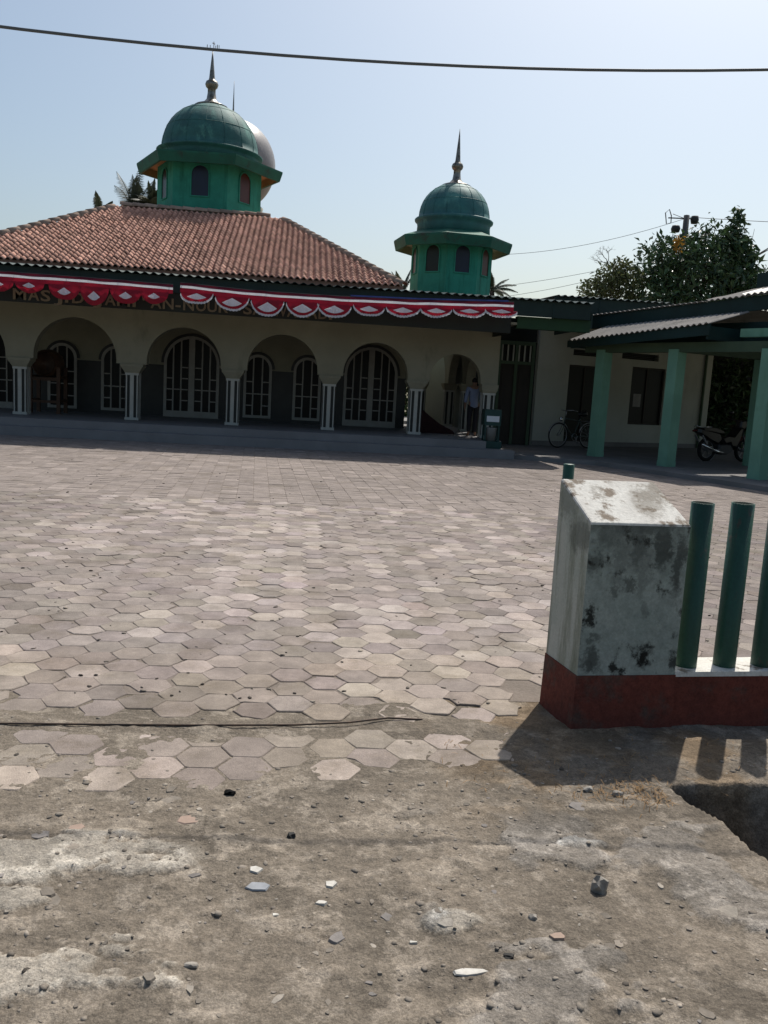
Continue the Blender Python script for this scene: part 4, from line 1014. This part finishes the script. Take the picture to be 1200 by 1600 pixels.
m = MB(); wbeam(m, -.45, .5, -.80, -.62, 2.60, 2.76); wbeam(m, .63, .67, -.62, 9, 2.71, 3.14); m.build('soffit', 'sheet_green', car)

# ================================================================== SMALL THINGS UNDER THE PORCH AND CARPORT
# stand with white panel
st = thing('stand_box', 'dark green box on legs with a blank white panel by the porch steps', 'box', (4.42, 19.35, .19))
m = MB(); m.box(4.20, 4.58, 19.32, 19.62, .70, 1.06); m.build('cabinet', 'box_green', st)
m = MB(); m.box(4.245, 4.535, 19.313, 19.32, .785, .915); m.build('panel', 'paper_white', st)
for x, y in ((4.22, 19.34), (4.53, 19.34), (4.22, 19.57), (4.53, 19.57)): m = MB(); m.box(x, x+.035, y, y+.035, .35 if y > 19.5 else .35, .70); m.build('leg', 'box_green', st)
m = MB(); m.box(4.20, 4.60, 19.20, 19.64, .19, .35); m.build('plinth', 'box_green', st)
m = MB(); m.lathe([(.11, .351), (.135, .63), (.14, .65), (.125, .65), (.115, .63), (.1, .40)], (4.385, 19.45, 0), 20)
m.build('bucket', 'bucket_grey', None, True, label='pale grey bucket under the dark green stand box', cat='bucket')
# folded mats
mm = MB(); mm.prism([(2.95, .352), (3.92, .352), (3.86, .43), (3.5, .60), (3.3, .74), (3.05, .93), (2.95, .94)], 'y', 21.35, 22.2)
mm.build('draped_mat', 'mat_maroon', None, label='dark red draped heap sloping down behind the last full arch', cat='mat')
# drum on a stand behind the first column
dr = thing('drum', 'dark brown barrel drum on a wooden stand behind the leftmost striped column', 'drum', (-6.0, 21.6, FZ))
vs = MB()
n = 20
prof = [(-.42, .26), (-.40, .28), (-.2, .33), (0, .345), (.2, .33), (.40, .28), (.42, .26)]
ring = []; fs = []
for (yy_, r) in prof:
    for j in range(n): a = 2*PI*j/n; ring.append((-6.0+r*math.cos(a), 21.7+yy_, 1.52+r*math.sin(a)))
for i in range(len(prof)-1):
    for j in range(n): fs.append((i*n+j, i*n+(j+1) % n, (i+1)*n+(j+1) % n, (i+1)*n+j))
fs += [tuple(range(n)), tuple(range((len(prof)-1)*n, len(prof)*n))]
link_mesh('barrel', ring, fs, 'wood_brown', dr, True)
m = MB()
for x in (-6.36, -5.72):
    for y in (21.35, 21.98): m.box(x, x+.08, y, y+.07, FZ, 1.45)
    m.box(x+.005, x+.075, 21.42, 21.98, 1.18, 1.24); m.box(x+.005, x+.075, 21.42, 21.98, .62, .68)
m.box(-6.28, -5.72, 21.36, 21.41, 1.12, 1.20); m.box(-6.28, -5.72, 21.36, 21.41, .60, .66); m.build('stand', 'wood_brown', dr)

# bicycle
bk = thing('bicycle', 'old bicycle leaning by the white wall behind the first carport column', 'bicycle', (7.2, 22.2, .09))
bo = np.array([6.80, 22.15]); 
def bp(s, z, off=0): p = bo+U*s+NV*off; return (p[0], p[1], .09+z)
def circ(s, z, r, n=28, off=0): return [bp(s+r*math.cos(t), z+r*math.sin(t), off) for t in np.linspace(0, 2*PI, n, endpoint=False)]
for s in (0, 1.05):
    m = MB(); m.tube(circ(s, .335, .315), .02, 8, closed=True); wh = m.build('wheel', 'tyre', bk, True)
    m = MB(); m.tube(circ(s, .335, .29), .009, 6, closed=True); m.build('rim', 'rim_steel', wh, True)
    m = MB()
    for k in range(14): a = 2*PI*k/14; m.tube([bp(s, .335, .02*(-1)**k), bp(s+.285*math.cos(a), .335+.285*math.sin(a))], .0018, 3)
    m.tube([bp(s, .335, -.05), bp(s, .335, .05)], .02, 8); m.build('spokes', 'rim_steel', wh)
    m = MB(); m.tube([bp(s+.345*math.cos(t), .335+.345*math.sin(t)) for t in np.linspace(.1 if s else .5, 2.9, 14)], .016, 6); m.build('mudguard', 'rim_steel', bk, True)
m = MB()
hd_t, hd_b, bb, st_, ra = (.20, .84), (.16, .64), (.52, .30), (.72, .80), (1.05, .335)
for a, b in ((hd_t, hd_b), ((.19, .78), (.70, .72)), (hd_b, bb), (bb, st_)): m.tube([bp(*a), bp(*b)], .016, 8)
for o in (-.05, .05):
    m.tube([bp(*bb, o*.6), bp(*ra, o)], .009, 6); m.tube([bp(.70, .72, o*.3), bp(*ra, o)], .008, 6)
m.build('frame', 'bike_paint', bk, True)
m = MB()
for o in (-.045, .045): m.tube([bp(.16, .64, o), bp(.10, .5, o), bp(0, .335, o)], .010, 6)
m.tube([bp(.16, .64, -.045), bp(.16, .64, .045)], .014, 6); m.build('fork', 'bike_paint', bk, True)
m = MB(); m.tube([bp(.20, .84), bp(.22, .96)], .012, 6); m.tube([bp(.36, .98, -.27), bp(.24, 1.0, -.22), bp(.16, .99, -.1), bp(.17, .98, 0), bp(.16, .99, .1), bp(.24, 1.0, .22), bp(.36, .98, .27)], .011, 7); m.build('handlebar', 'rim_steel', bk, True)
m = MB(); m.tube([bp(.62, .90), bp(.74, .90), bp(.86, .92), bp(.90, .93)], [.02, .05, .09, .06], 10); m.tube([bp(*st_), bp(.745, .89)], .012, 6); m.build('saddle', 'moto_black', bk, True)
m = MB(); m.tube([bp(.52+.09*math.cos(t), .30+.09*math.sin(t), .05) for t in np.linspace(0, 2*PI, 18, endpoint=False)], .008, 5, closed=True); m.tube([bp(.52, .30, .06), bp(.60, .16, .07)], .009, 5); m.tube([bp(.60, .16, .07), bp(.60, .16, .17)], .014, 5)
m.tube([bp(.52, .30, -.06), bp(.44, .44, -.07)], .009, 5); m.tube([bp(.44, .44, -.07), bp(.44, .44, -.17)], .014, 5); m.build('crank', 'rim_steel', bk)
m = MB(); m.tube([bp(.05, .70), bp(.05, .80)], [.04, .055], 10); m.build('headlamp', 'chrome', bk, True)
m = MB()
for o in (-.06, 0, .06): m.tube([bp(.80, .72, o), bp(1.28, .72, o)], .006, 5)
for s in (.82, 1.0, 1.26): m.tube([bp(s, .72, -.06), bp(s, .72, .06)], .006, 5)
m.tube([bp(1.05, .335, .06), bp(1.22, .72, .06)], .006, 5); m.build('carrier', 'rim_steel', bk)

# motorcycle
mo = thing('motorcycle', 'black underbone motorcycle with chrome exhaust parked under the carport', 'motorcycle', (10.2, 20.2, .09))
mo_o = np.array([9.80, 19.93]); MD = np.array([math.cos(R(20)), math.sin(R(20))]); MN = np.array([MD[1], -MD[0]])
def mp(s, z, off=0): p = mo_o+MD*s+MN*off; return (p[0], p[1], .09+z)
def mcirc(s, z, r, n=28, off=0): return [mp(s+r*math.cos(t), z+r*math.sin(t), off) for t in np.linspace(0, 2*PI, n, endpoint=False)]
for s in (0, 1.22):
    m = MB(); m.tube(mcirc(s, .29, .245), .045, 10, closed=True); wh = m.build('wheel', 'tyre', mo, True)
    m = MB(); m.tube(mcirc(s, .29, .205), .014, 6, closed=True)
    for k in range(5): a = 2*PI*k/5+.3; m.tube([mp(s, .29), mp(s+.2*math.cos(a), .29+.2*math.sin(a))], .012, 5)
    m.tube([mp(s, .29, -.07), mp(s, .29, .07)], .05, 10); m.build('rim', 'rim_steel', wh)
def slab2(poly, half, name, m_, smooth=False, taper=.8, bevel=True):
    mb = MB(); n = len(poly); c = np.mean(poly, 0)
    vs = []
    for o, k in ((-half, taper), (-half*.55, 1), (half*.55, 1), (half, taper)):
        for p in poly: q = c+(np.array(p)-c)*k; vs.append(mp(q[0], q[1], o))
    fs = [tuple(range(n)), tuple(range(4*n-1, 3*n-1, -1))]+[(L_*n+i, (L_+1)*n+i, (L_+1)*n+(i+1) % n, L_*n+(i+1) % n) for L_ in range(3) for i in range(n)]
    mb.add(vs, fs); return mb.build(name, m_, mo, smooth)
slab2([(-.30, .74), (-.34, .80), (-.10, .83), (.2, .80), (.42, .74), (.46, .68), (.2, .70), (-.1, .74)], .13, 'seat', 'moto_black', False, .85)
slab2([(-.42, .70), (-.40, .78), (-.1, .74), (.30, .68), (.42, .55), (.30, .42), (.05, .50)], .12, 'rear_fairing', 'moto_black')
slab2([(.30, .55), (.50, .62), (.75, .60), (.98, .86), (1.06, .86), (1.0, .60), (.88, .35), (.70, .36), (.62, .48), (.42, .44)], .14, 'leg_shield', 'moto_black')
slab2([(.30, .24), (.32, .42), (.70, .44), (.80, .30), (.62, .18), (.40, .17)], .11, 'engine', 'engine_grey')
slab2([(.95, .84), (.98, 1.0), (1.10, 1.02), (1.18, .90), (1.08, .80)], .10, 'headlight_cowl', 'moto_black')
m = MB(); m.tube([mp(.40, .22, .14), (mp(.15, .26, .17)), mp(-.35, .42, .18)], [.02, .035, .045], 10); m.build('exhaust', 'chrome', mo, True)
m = MB()
for o in (-.075, .075): m.tube([mp(1.03, .80, o), mp(1.22, .29, o)], .02, 7)
m.build('fork', 'moto_black', mo, True)
m = MB(); m.tube([mp(1.22+.30*math.cos(t), .29+.30*math.sin(t)) for t in np.linspace(.5, 2.5, 12)], .05, 7); m.build('front_mudguard', 'moto_red', mo, True)
m = MB(); m.tube([mp(.92, 1.04, -.33), mp(1.0, 1.02, -.2), mp(1.04, .99, 0), mp(1.0, 1.02, .2), mp(.92, 1.04, .33)], .014, 7); m.build('handlebar', 'moto_black', mo, True)
for o in (-.22, .22):
    m = MB(); m.tube([mp(1.0, 1.03, o), mp(.98, 1.16, o*1.25)], .006, 5); c = mp(.98, 1.19, o*1.3)
    m.lathe([(.02, -.03), (.055, -.025), (.06, .02), (.03, .035)], c, 10); m.build('mirror', 'moto_black', mo, True)
m = MB(); m.tube([mp(-.38, .74, -.05), mp(-.50, .72, 0), mp(-.38, .74, .05)], .022, 7); m.build('tail_light', 'moto_red', mo, True)
m = MB(); m.tube([mp(-.36, .82, -.11), mp(-.44, .85, 0), mp(-.36, .82, .11), mp(-.05, .83, .13)], .011, 6); m.build('grab_rail', 'chrome', mo, True)
m = MB(); m.tube([mp(.5, .2, -.1), mp(.42, .01, -.24)], .012, 6); m.tube([mp(0, .29, .08), mp(.5, .28, .09)], .02, 6); m.tube([mp(-.30, .62, .12), mp(-.02, .30, .10)], .022, 6); m.tube([mp(-.30, .62, -.12), mp(-.02, .30, -.10)], .022, 6)
m.build('side_stand', 'rim_steel', mo)

# person, seen from behind
def skinned(name, joints, edges, m, parent, sub=2, root=0):
    me = bpy.data.meshes.new(name); me.from_pydata([j[0] for j in joints], edges, [])
    o = bpy.data.objects.new(name, me); COL.objects.link(o)
    sm = o.modifiers.new('s', 'SKIN'); sm.use_smooth_shade = True
    for i, j in enumerate(joints):
        d = me.skin_vertices[0].data[i]; d.radius = j[1] if isinstance(j[1], tuple) else (j[1], j[1]); d.use_root = (i == root)
    ss = o.modifiers.new('u', 'SUBSURF'); ss.levels = sub; ss.render_levels = sub
    bpy.context.view_layer.update()
    ev = bpy.data.meshes.new_from_object(o.evaluated_get(bpy.context.evaluated_depsgraph_get()))
    v = np.array([p.co[:] for p in ev.vertices]); fs = [tuple(p.vertices) for p in ev.polygons]
    bpy.data.objects.remove(o); bpy.data.meshes.remove(me); bpy.data.meshes.remove(ev)
    return link_mesh(name, v, fs, m, parent, True)
pe = thing('person', 'person in a blue grey shirt and dark trousers standing with back turned on the porch', 'person', (4.25, 20.95, FZ))
S_ = 1.40/1.70
def pj(x, y, z): return (4.25+x*S_, 20.95+y*S_, FZ+z*S_)
J = [(pj(0, 0, .95), .125*S_), (pj(0, .01, 1.12), .115*S_), (pj(0, .02, 1.30), .135*S_), (pj(0, .02, 1.42), .10*S_), (pj(0, .02, 1.50), .055*S_), (pj(0, .04, 1.59), .085*S_), (pj(0, .03, 1.66), .075*S_),
     (pj(-.17, .02, 1.40), .058*S_), (pj(-.23, .0, 1.15), .045*S_), (pj(-.24, .05, .92), .035*S_), (pj(-.24, .06, .83), .032*S_),
     (pj(.17, .02, 1.40), .058*S_), (pj(.23, .0, 1.15), .045*S_), (pj(.22, .08, .93), .035*S_), (pj(.21, .10, .85), .032*S_),
     (pj(-.09, 0, .86), .088*S_), (pj(-.10, .02, .50), .062*S_), (pj(-.10, -.01, .10), .042*S_), (pj(-.11, .03, .04), .036*S_), (pj(-.12, .15, .03), .03*S_),
     (pj(.09, 0, .86), .088*S_), (pj(.10, .02, .50), .062*S_), (pj(.10, -.01, .10), .042*S_), (pj(.11, .03, .04), .036*S_), (pj(.12, .15, .03), .03*S_)]
E_ = [(0, 1), (1, 2), (2, 3), (3, 4), (4, 5), (5, 6), (3, 7), (7, 8), (8, 9), (9, 10), (3, 11), (11, 12), (12, 13), (13, 14), (0, 15), (15, 16), (16, 17), (17, 18), (18, 19), (0, 20), (20, 21), (21, 22), (22, 23), (23, 24)]
for sgn, wi in ((-1, 10), (1, 14)):
    b = np.array(J[wi][0])
    for k in range(4):
        q = b+np.array([sgn*.004, (-.028+.019*k)*S_, -.035*S_]); n0 = len(J); l = (.075, .085, .08, .065)[k]*S_
        J += [(tuple(q), .009*S_), (tuple(q+np.array([-sgn*.004, 0, -l*.5])), .0085*S_), (tuple(q+np.array([-sgn*.014, 0, -l])), .007*S_)]; E_ += [(wi, n0), (n0, n0+1), (n0+1, n0+2)]
    n0 = len(J); q = b+np.array([-sgn*.012, .03*S_, .0]); J += [(tuple(q), .010*S_), (tuple(q+np.array([-sgn*.012, .02*S_, -.04*S_])), .008*S_)]; E_ += [(wi, n0), (n0, n0+1)]
skinned('body', J, E_, 'skin', pe)
SH = [(pj(0, 0, .80), .150*S_), (pj(0, 0, .92), .150*S_), (pj(0, .01, 1.10), .140*S_), (pj(0, .02, 1.30), .155*S_), (pj(0, .02, 1.43), .11*S_), (pj(-.18, .02, 1.40), .075*S_), (pj(-.235, .0, 1.14), .064*S_), (pj(-.245, .04, .97), .055*S_), (pj(.18, .02, 1.40), .075*S_), (pj(.235, .0, 1.14), .064*S_), (pj(.23, .06, .98), .055*S_)]
skinned('shirt', SH, [(0, 1), (1, 2), (2, 3), (3, 4), (4, 5), (5, 6), (6, 7), (4, 8), (8, 9), (9, 10)], 'shirt', pe)
TR = [(pj(0, 0, .94), .128*S_), (pj(-.095, 0, .84), .102*S_), (pj(-.10, .01, .5), .078*S_), (pj(-.10, -.005, .10), .062*S_), (pj(.095, 0, .84), .102*S_), (pj(.10, .01, .5), .078*S_), (pj(.10, -.005, .10), .062*S_)]
skinned('trousers', TR, [(0, 1), (1, 2), (2, 3), (0, 4), (4, 5), (5, 6)], 'trousers', pe)
m = MB(); m.lathe([(.088*S_*math.cos(a), .098*S_*math.sin(a)) for a in np.linspace(-.45, 1.5, 9)], pj(0, .025, 1.625), 16); m.build('hair', 'hair', pe, True)

# ================================================================== VEGETATION
def leaf_cloud(clumps, n, size, yellow=None, drop=.3):
    """clumps: (centre, radii). leaves sit mostly in the outer shell of each clump"""
    C = np.array([c for c, r in clumps]); RR_ = np.array([r for c, r in clumps]); wts = (RR_.prod(1))**(2/3); wts /= wts.sum()
    idx = rng.choice(len(C), n, p=wts); d = rng.normal(size=(n, 3)); d /= np.linalg.norm(d, axis=1)[:, None]
    rad = .35+.65*rng.random(n)**.45; rad *= 1+rng.normal(0, .10, n); P_ = C[idx]+d*RR_[idx]*rad[:, None]
    a = rng.normal(size=(n, 3)); a[:, 2] -= drop; a /= np.linalg.norm(a, axis=1)[:, None]
    nn = d+rng.normal(0, .7, (n, 3)); nn[:, 2] += .5; b = np.cross(a, nn); b /= np.linalg.norm(b, axis=1)[:, None]
    l = size*(.45+1.1*rng.random(n)**1.5)[:, None]; wv = l*.21
    up = np.cross(b, a)*l*.10
    V = np.stack([P_, P_+a*l*.45+b*wv+up, P_+a*l-up, P_+a*l*.45-b*wv+up], 1).reshape(-1, 3)
    F_ = np.arange(4*n).reshape(n, 4); s = np.repeat(.55+.9*rng.random(n), 4)
    return V, F_, s
def limb_tree(name, label, cat, base, h, clumps, n, size, lm, tr=.16, bark='bark', group=None, extra=None):
    t = thing(name, label, cat, base, group); b = np.array(base); top = np.mean([c for c, r in clumps], 0)
    mb = MB(); k1 = b*.5+np.array([top[0], top[1], b[2]])*.5; mid = np.array([b[0]*.5+top[0]*.5, b[1]*.5+top[1]*.5, b[2]+(top[2]-b[2])*.5])
    mb.tube([tuple(b), tuple(b*.7+mid*.3+rng.normal(0, .05, 3)), tuple(mid), tuple(top)], [tr*1.3, tr, tr*.75, tr*.35], 9)
    for c, r in clumps:
        q = mid*.5+np.array(c)*.5+rng.normal(0, .15, 3); mb.tube([tuple(mid), tuple(q), tuple(c)], [tr*.5, tr*.3, tr*.1], 6)
        for k in range(3):
            e = np.array(c)+rng.normal(0, .5, 3)*np.array(r); mb.tube([tuple(q), tuple((q+e)/2+rng.normal(0, .1, 3)), tuple(e)], [tr*.22, tr*.14, tr*.05], 5)
    mb.build('trunk', bark, t, True)
    V, F_, s = leaf_cloud(clumps, n, size); link_mesh('crown', V, F_, lm, t, shade=s)
    return t
bt = limb_tree('broadleaf_tree', 'big dense dark green tree behind the utility pole and side building', 'tree', (14.5, 32.5, 0), 8, [((13.9, 32, 6.75), (1.4, 1.3, .85)), ((13.2, 32, 6.5), (1.0, 1.2, 1.0)), ((15.0, 32, 7.0), (1.1, 1.2, 1.1)), ((14.6, 31.8, 6.0), (1.9, 1.4, 1.2)),
     ((12.9, 32, 5.4), (1.0, 1.2, .9)), ((15.6, 32, 5.6), (1.2, 1.2, 1.2)), ((14.2, 32, 5.0), (2.2, 1.4, .9)), ((14.5, 32, 7.3), (.5, .6, .6))], 6800, .24, 'leaf_dark', .22)
V, F_, s = leaf_cloud([((13.25, 30.8, 7.02), (.17, .17, .30))], 70, .17); link_mesh('yellow_leaves', V, F_, 'leaf_yellow', bt)
limb_tree('slender_tree', 'narrow dark tree with big rounded leaves at the right of the big tree', 'tree', (16.2, 32.5, 0), 8.5, [((15.95, 32, 8.15), (.28, .35, .5)), ((15.9, 32, 7.55), (.55, .5, .45)), ((15.5, 32, 7.25), (.38, .4, .3)), ((16.15, 32, 7.05), (.65, .6, .5)), ((16.1, 32, 6.3), (.85, .8, .7)), ((16.3, 32, 5.5), (.8, .8, .8))], 2300, .30, 'leaf_dark', .12)
limb_tree('shrubby_tree', 'lower olive green tree in front of the thin bare treetop', 'tree', (11.4, 32.5, 0), 6, [((11.3, 32, 5.75), (.65, .7, .6)), ((10.75, 32, 5.35), (.6, .7, .45)), ((11.9, 32, 5.7), (.8, .7, .75)), ((11.6, 32, 6.25), (.35, .4, .35))], 2400, .18, 'leaf_olive', .1)
limb_tree('shrubby_tree', 'grey green shrub top at the far right over the roof', 'tree', (18.2, 33.5, 0), 6, [((17.6, 33, 6.0), (.7, .7, .55)), ((18.4, 33, 6.3), (.8, .7, .7))], 1100, .2, 'leaf_olive', .1)
limb_tree('shade_tree', 'dark leafy tree standing in shade beyond the open end of the carport', 'tree', (14.2, 26.9, 0), 3, [((13.4, 26.8, 1.9), (1.2, .8, 1.1)), ((14.6, 26.9, 2.0), (1.3, .8, 1.1)), ((12.7, 27.0, 1.1), (.9, .7, 1.0)), ((14.2, 26.7, .9), (1.3, .7, .9)), ((15.6, 27.2, 1.7), (1.1, .8, 1.2))], 4600, .24, 'leaf_dark', .15)
limb_tree('shade_tree', 'dark leafy tree glimpsed through the last narrow arch of the porch', 'tree', (3.9, 33, 0), 4, [((3.3, 33, 2.0), (1.2, .8, 1.4)), ((4.6, 33.2, 2.3), (1.2, .8, 1.5)), ((4.0, 33, 3.3), (1.0, .8, .8)), ((4.0, 32.9, .9), (1.4, .8, .9))], 3800, .24, 'leaf_dark', .12)
bw = MB(); bw.box(11.8, 18.5, 28.6, 28.8, 0, 3.45)  # invented wall, put in to darken the bright gaps between the leaves
bw.build('sky_block_wall', 'wainscot', None, label='dark wall added to block the sky behind the shade tree past the carport', cat='wall')
def bare_tree(name, label, base, forks, r0=.05, seed=1, depth=4, spread=.5, L0=.8):
    t = thing(name, label, 'tree', base); mb = MB(); rr = np.random.default_rng(seed)
    def grow(p, d, L_, r, k):
        d = d/np.linalg.norm(d); q = p+d*L_; m_ = p+d*L_*.5+rr.normal(0, L_*.05, 3)
        mb.tube([tuple(p), tuple(m_), tuple(q)], [r, r*.85, r*.65], 5)
        if k == 0: return
        for j in range(rr.integers(2, 4)):
            nd = d+rr.normal(0, spread, 3); nd[2] += .12; grow(q, nd, L_*rr.uniform(.6, .85), r*.6, k-1)
    for f in forks: grow(np.array(f[0]), np.array(f[1], float), f[2], r0, depth)
    mb.tube([base, tuple(forks[0][0])], [r0*2.2, r0], 7); mb.build('trunk', 'twig_grey', t); return t
bare_tree('bare_tree', 'thin leafless treetop against the sky left of the big tree', (11.45, 33.2, 0), [((11.55, 33.2, 6.15), (0, 0, 1), .4)], .030, 3, 5, .55, .5)
bare_tree('bare_tree', 'leafless branching tree at the right edge of the photo', (17.6, 34, 0), [((17.6, 34, 6.4), (.25, 0, 1), .95)], .05, 12, 5, .45, .9)
def palm(label, base, crown, nfr, L_, up=.6, seed=0, group='coconut palms behind the mosque'):
    t = thing('coconut_palm', label, 'palm', base, group); rr = np.random.default_rng(seed); mb = MB(); c = np.array(crown)
    mb.tube([base, tuple((np.array(base)+c)/2+np.array([.25, 0, 0])), tuple(c)], [.2, .14, .11], 9); mb.build('trunk', 'bark', t, True)
    for k in range(nfr):
        a = 2*PI*k/nfr+rr.uniform(-.3, .3); el = rr.uniform(.15, 1.35)*up+.15; L1 = L_*rr.uniform(.8, 1.1); pts = []; d = np.array([math.cos(a)*math.cos(el), math.sin(a)*math.cos(el)*.8, math.sin(el)])
        n = 16; p = c.copy()
        for j in range(n+1):
            pts.append(p.copy()); d = d+np.array([0, 0, -.075]); d /= np.linalg.norm(d); p = p+d*L1/n
        m = MB(); m.tube([tuple(q) for q in pts], [.03*(1-j/n*.8) for j in range(n+1)], 5)
        for j in range(2, n+1):
            for sub in (0, .5):
                q = pts[j]*(1-sub)+pts[j-1]*sub; tg = pts[j]-pts[j-1]; tg /= np.linalg.norm(tg); sd = np.cross(tg, [0, 0, 1]); sd /= np.linalg.norm(sd)+1e-9
                for s in (-1, 1):
                    ll = .62*math.sin(PI*(.12+.86*(j-sub)/n))*rr.uniform(.8, 1.1)*L_/2.4
                    e = q+(sd*s*.75+tg*.55+np.array([0, 0, -.45]))*ll; w_ = tg*.025
                    m.add([tuple(q-w_), tuple(q+w_), tuple((q+e)/2+w_*.9+np.array([0, 0, .03])), tuple(e), tuple((q+e)/2-w_*.9+np.array([0, 0, .03]))], [(0, 1, 2, 4), (4, 2, 3)])
        m.build('frond', 'palm_leaf', t)
palm('palm with upright feathery fronds just left of the main tower', (-7.6, 41.5, 0), (-7.7, 41.5, 8.2), 13, 2.3, 1.25, 4)
palm('dense palm crown touching the left side of the main tower', (-6.8, 41.5, 0), (-6.95, 41.5, 8.75), 22, 1.25, 1.1, 6)
palm('low palm crown peeping over the left slope of the tiled roof', (-9.3, 42, 0), (-9.3, 42, 8.25), 13, 1.25, .9, 9)
palm('small palm crown right beside the small domed tower', (8.8, 40, 0), (8.60, 40, 5.95), 13, 1.2, .9, 11)
palm('palm tip in the gap between tiled roof and small tower', (4.5, 40.5, 0), (4.5, 40.5, 5.45), 9, 1.3, 1.0, 13)

# ------------------------------------------------------------------ pole and wires
KP = 33.6/30
def kp(x, y, z): return (x*KP, y*KP, 1.5+(z-1.5)*KP)
up_ = thing('utility_pole', 'utility pole top with insulators and a lamp rising out of the big tree', 'pole', kp(13.1, 30, 1.5-1.5/KP))
m = MB(); m.lathe([(.17, 0), (.11, kp(0, 0, 7.85)[2]), (.02, kp(0, 0, 7.87)[2])], (13.1*KP, 33.6, 0), 12); m.build('pole', 'pole_conc', up_, True)
m = MB(); m.tube([kp(12.45, 30, 7.72), kp(13.0, 30, 7.74)], .025, 6); m.tube([kp(12.6, 30, 7.86), kp(13.0, 30, 7.75)], .012, 5); m.tube([kp(13.1, 30, 7.75), kp(13.3, 30, 7.75)], .03, 6); m.build('crossarm', 'lamp_dark', up_)
m = MB(); m.tube([kp(12.46, 30, 8.0), kp(12.33, 30, 7.88), kp(12.40, 30, 7.52), kp(12.56, 30, 7.56), kp(12.55, 30, 7.80)], .02, 6, closed=True); m.build('bracket', 'lamp_dark', up_)
m = MB(); m.lathe([(.02, -.16), (.13, -.14), (.16, 0), (.13, .14), (.02, .16)], kp(13.40, 30, 7.72), 14); m.build('insulator_drum', 'lamp_dark', up_, True)
m = MB(); m.lathe([(.02, -.15), (.15, -.13), (.18, 0), (.14, .11), (.02, .14)], kp(12.75, 30, 7.38), 12); m.build('transformer_can', 'lamp_dark', up_, True)
def wire(pts, r, label, cat='cable', group=None, n=24, name='overhead_wire'):
    a, b, sag = np.array(kp(*pts[0])), np.array(kp(*pts[1])), pts[2]; m = MB()
    m.tube([tuple(a+(b-a)*t-np.array([0, 0, 4*sag*t*(1-t)])) for t in np.linspace(0, 1, n)], r, 5)
    return m.build(name, 'cable_black', None, True, label=label, cat=cat, group=group)
wire(((13.0, 30, 7.72), (5.8, 38, 7.2), .55), .009, 'upper thin wire running from the utility pole down to the left')
wire(((12.9, 30, 6.6), (5.0, 34, 5.1), .25), .008, 'middle thin wire low in the sky right of the small tower')
wire(((13.0, 30, 6.5), (5.6, 34, 4.75), .3), .008, 'lowest thin wire just over the porch roof at the right')
wire(((13.2, 30, 7.80), (26, 30, 8.6), .2), .012, 'thin wire from the utility pole out past the right edge')
wire(((13.2, 30, 6.2), (26, 30, 6.6), .15), .012, 'thin wire below the slender treetop at the right edge')
# thick near cable across the whole sky
def cz(x): return 4.556+.0137*(x+.6)**2-.0
m = MB(); xs = np.linspace(-9, 9, 60)
KC = 4.53/9
zf = np.polyfit(np.array([-2.925, -1.155, .695, 2.623, 4.631])*KC, 1.5+(np.array([4.605, 4.575, 4.602, 4.732, 4.886])-1.5)*KC, 2)
m.tube([(x, 4.53, float(np.polyval(zf, x))) for x in xs], .0076, 8)
m.build('overhead_cable', 'cable_grey', None, True, label='thick dark cable crossing the whole sky above both domes', cat='cable')
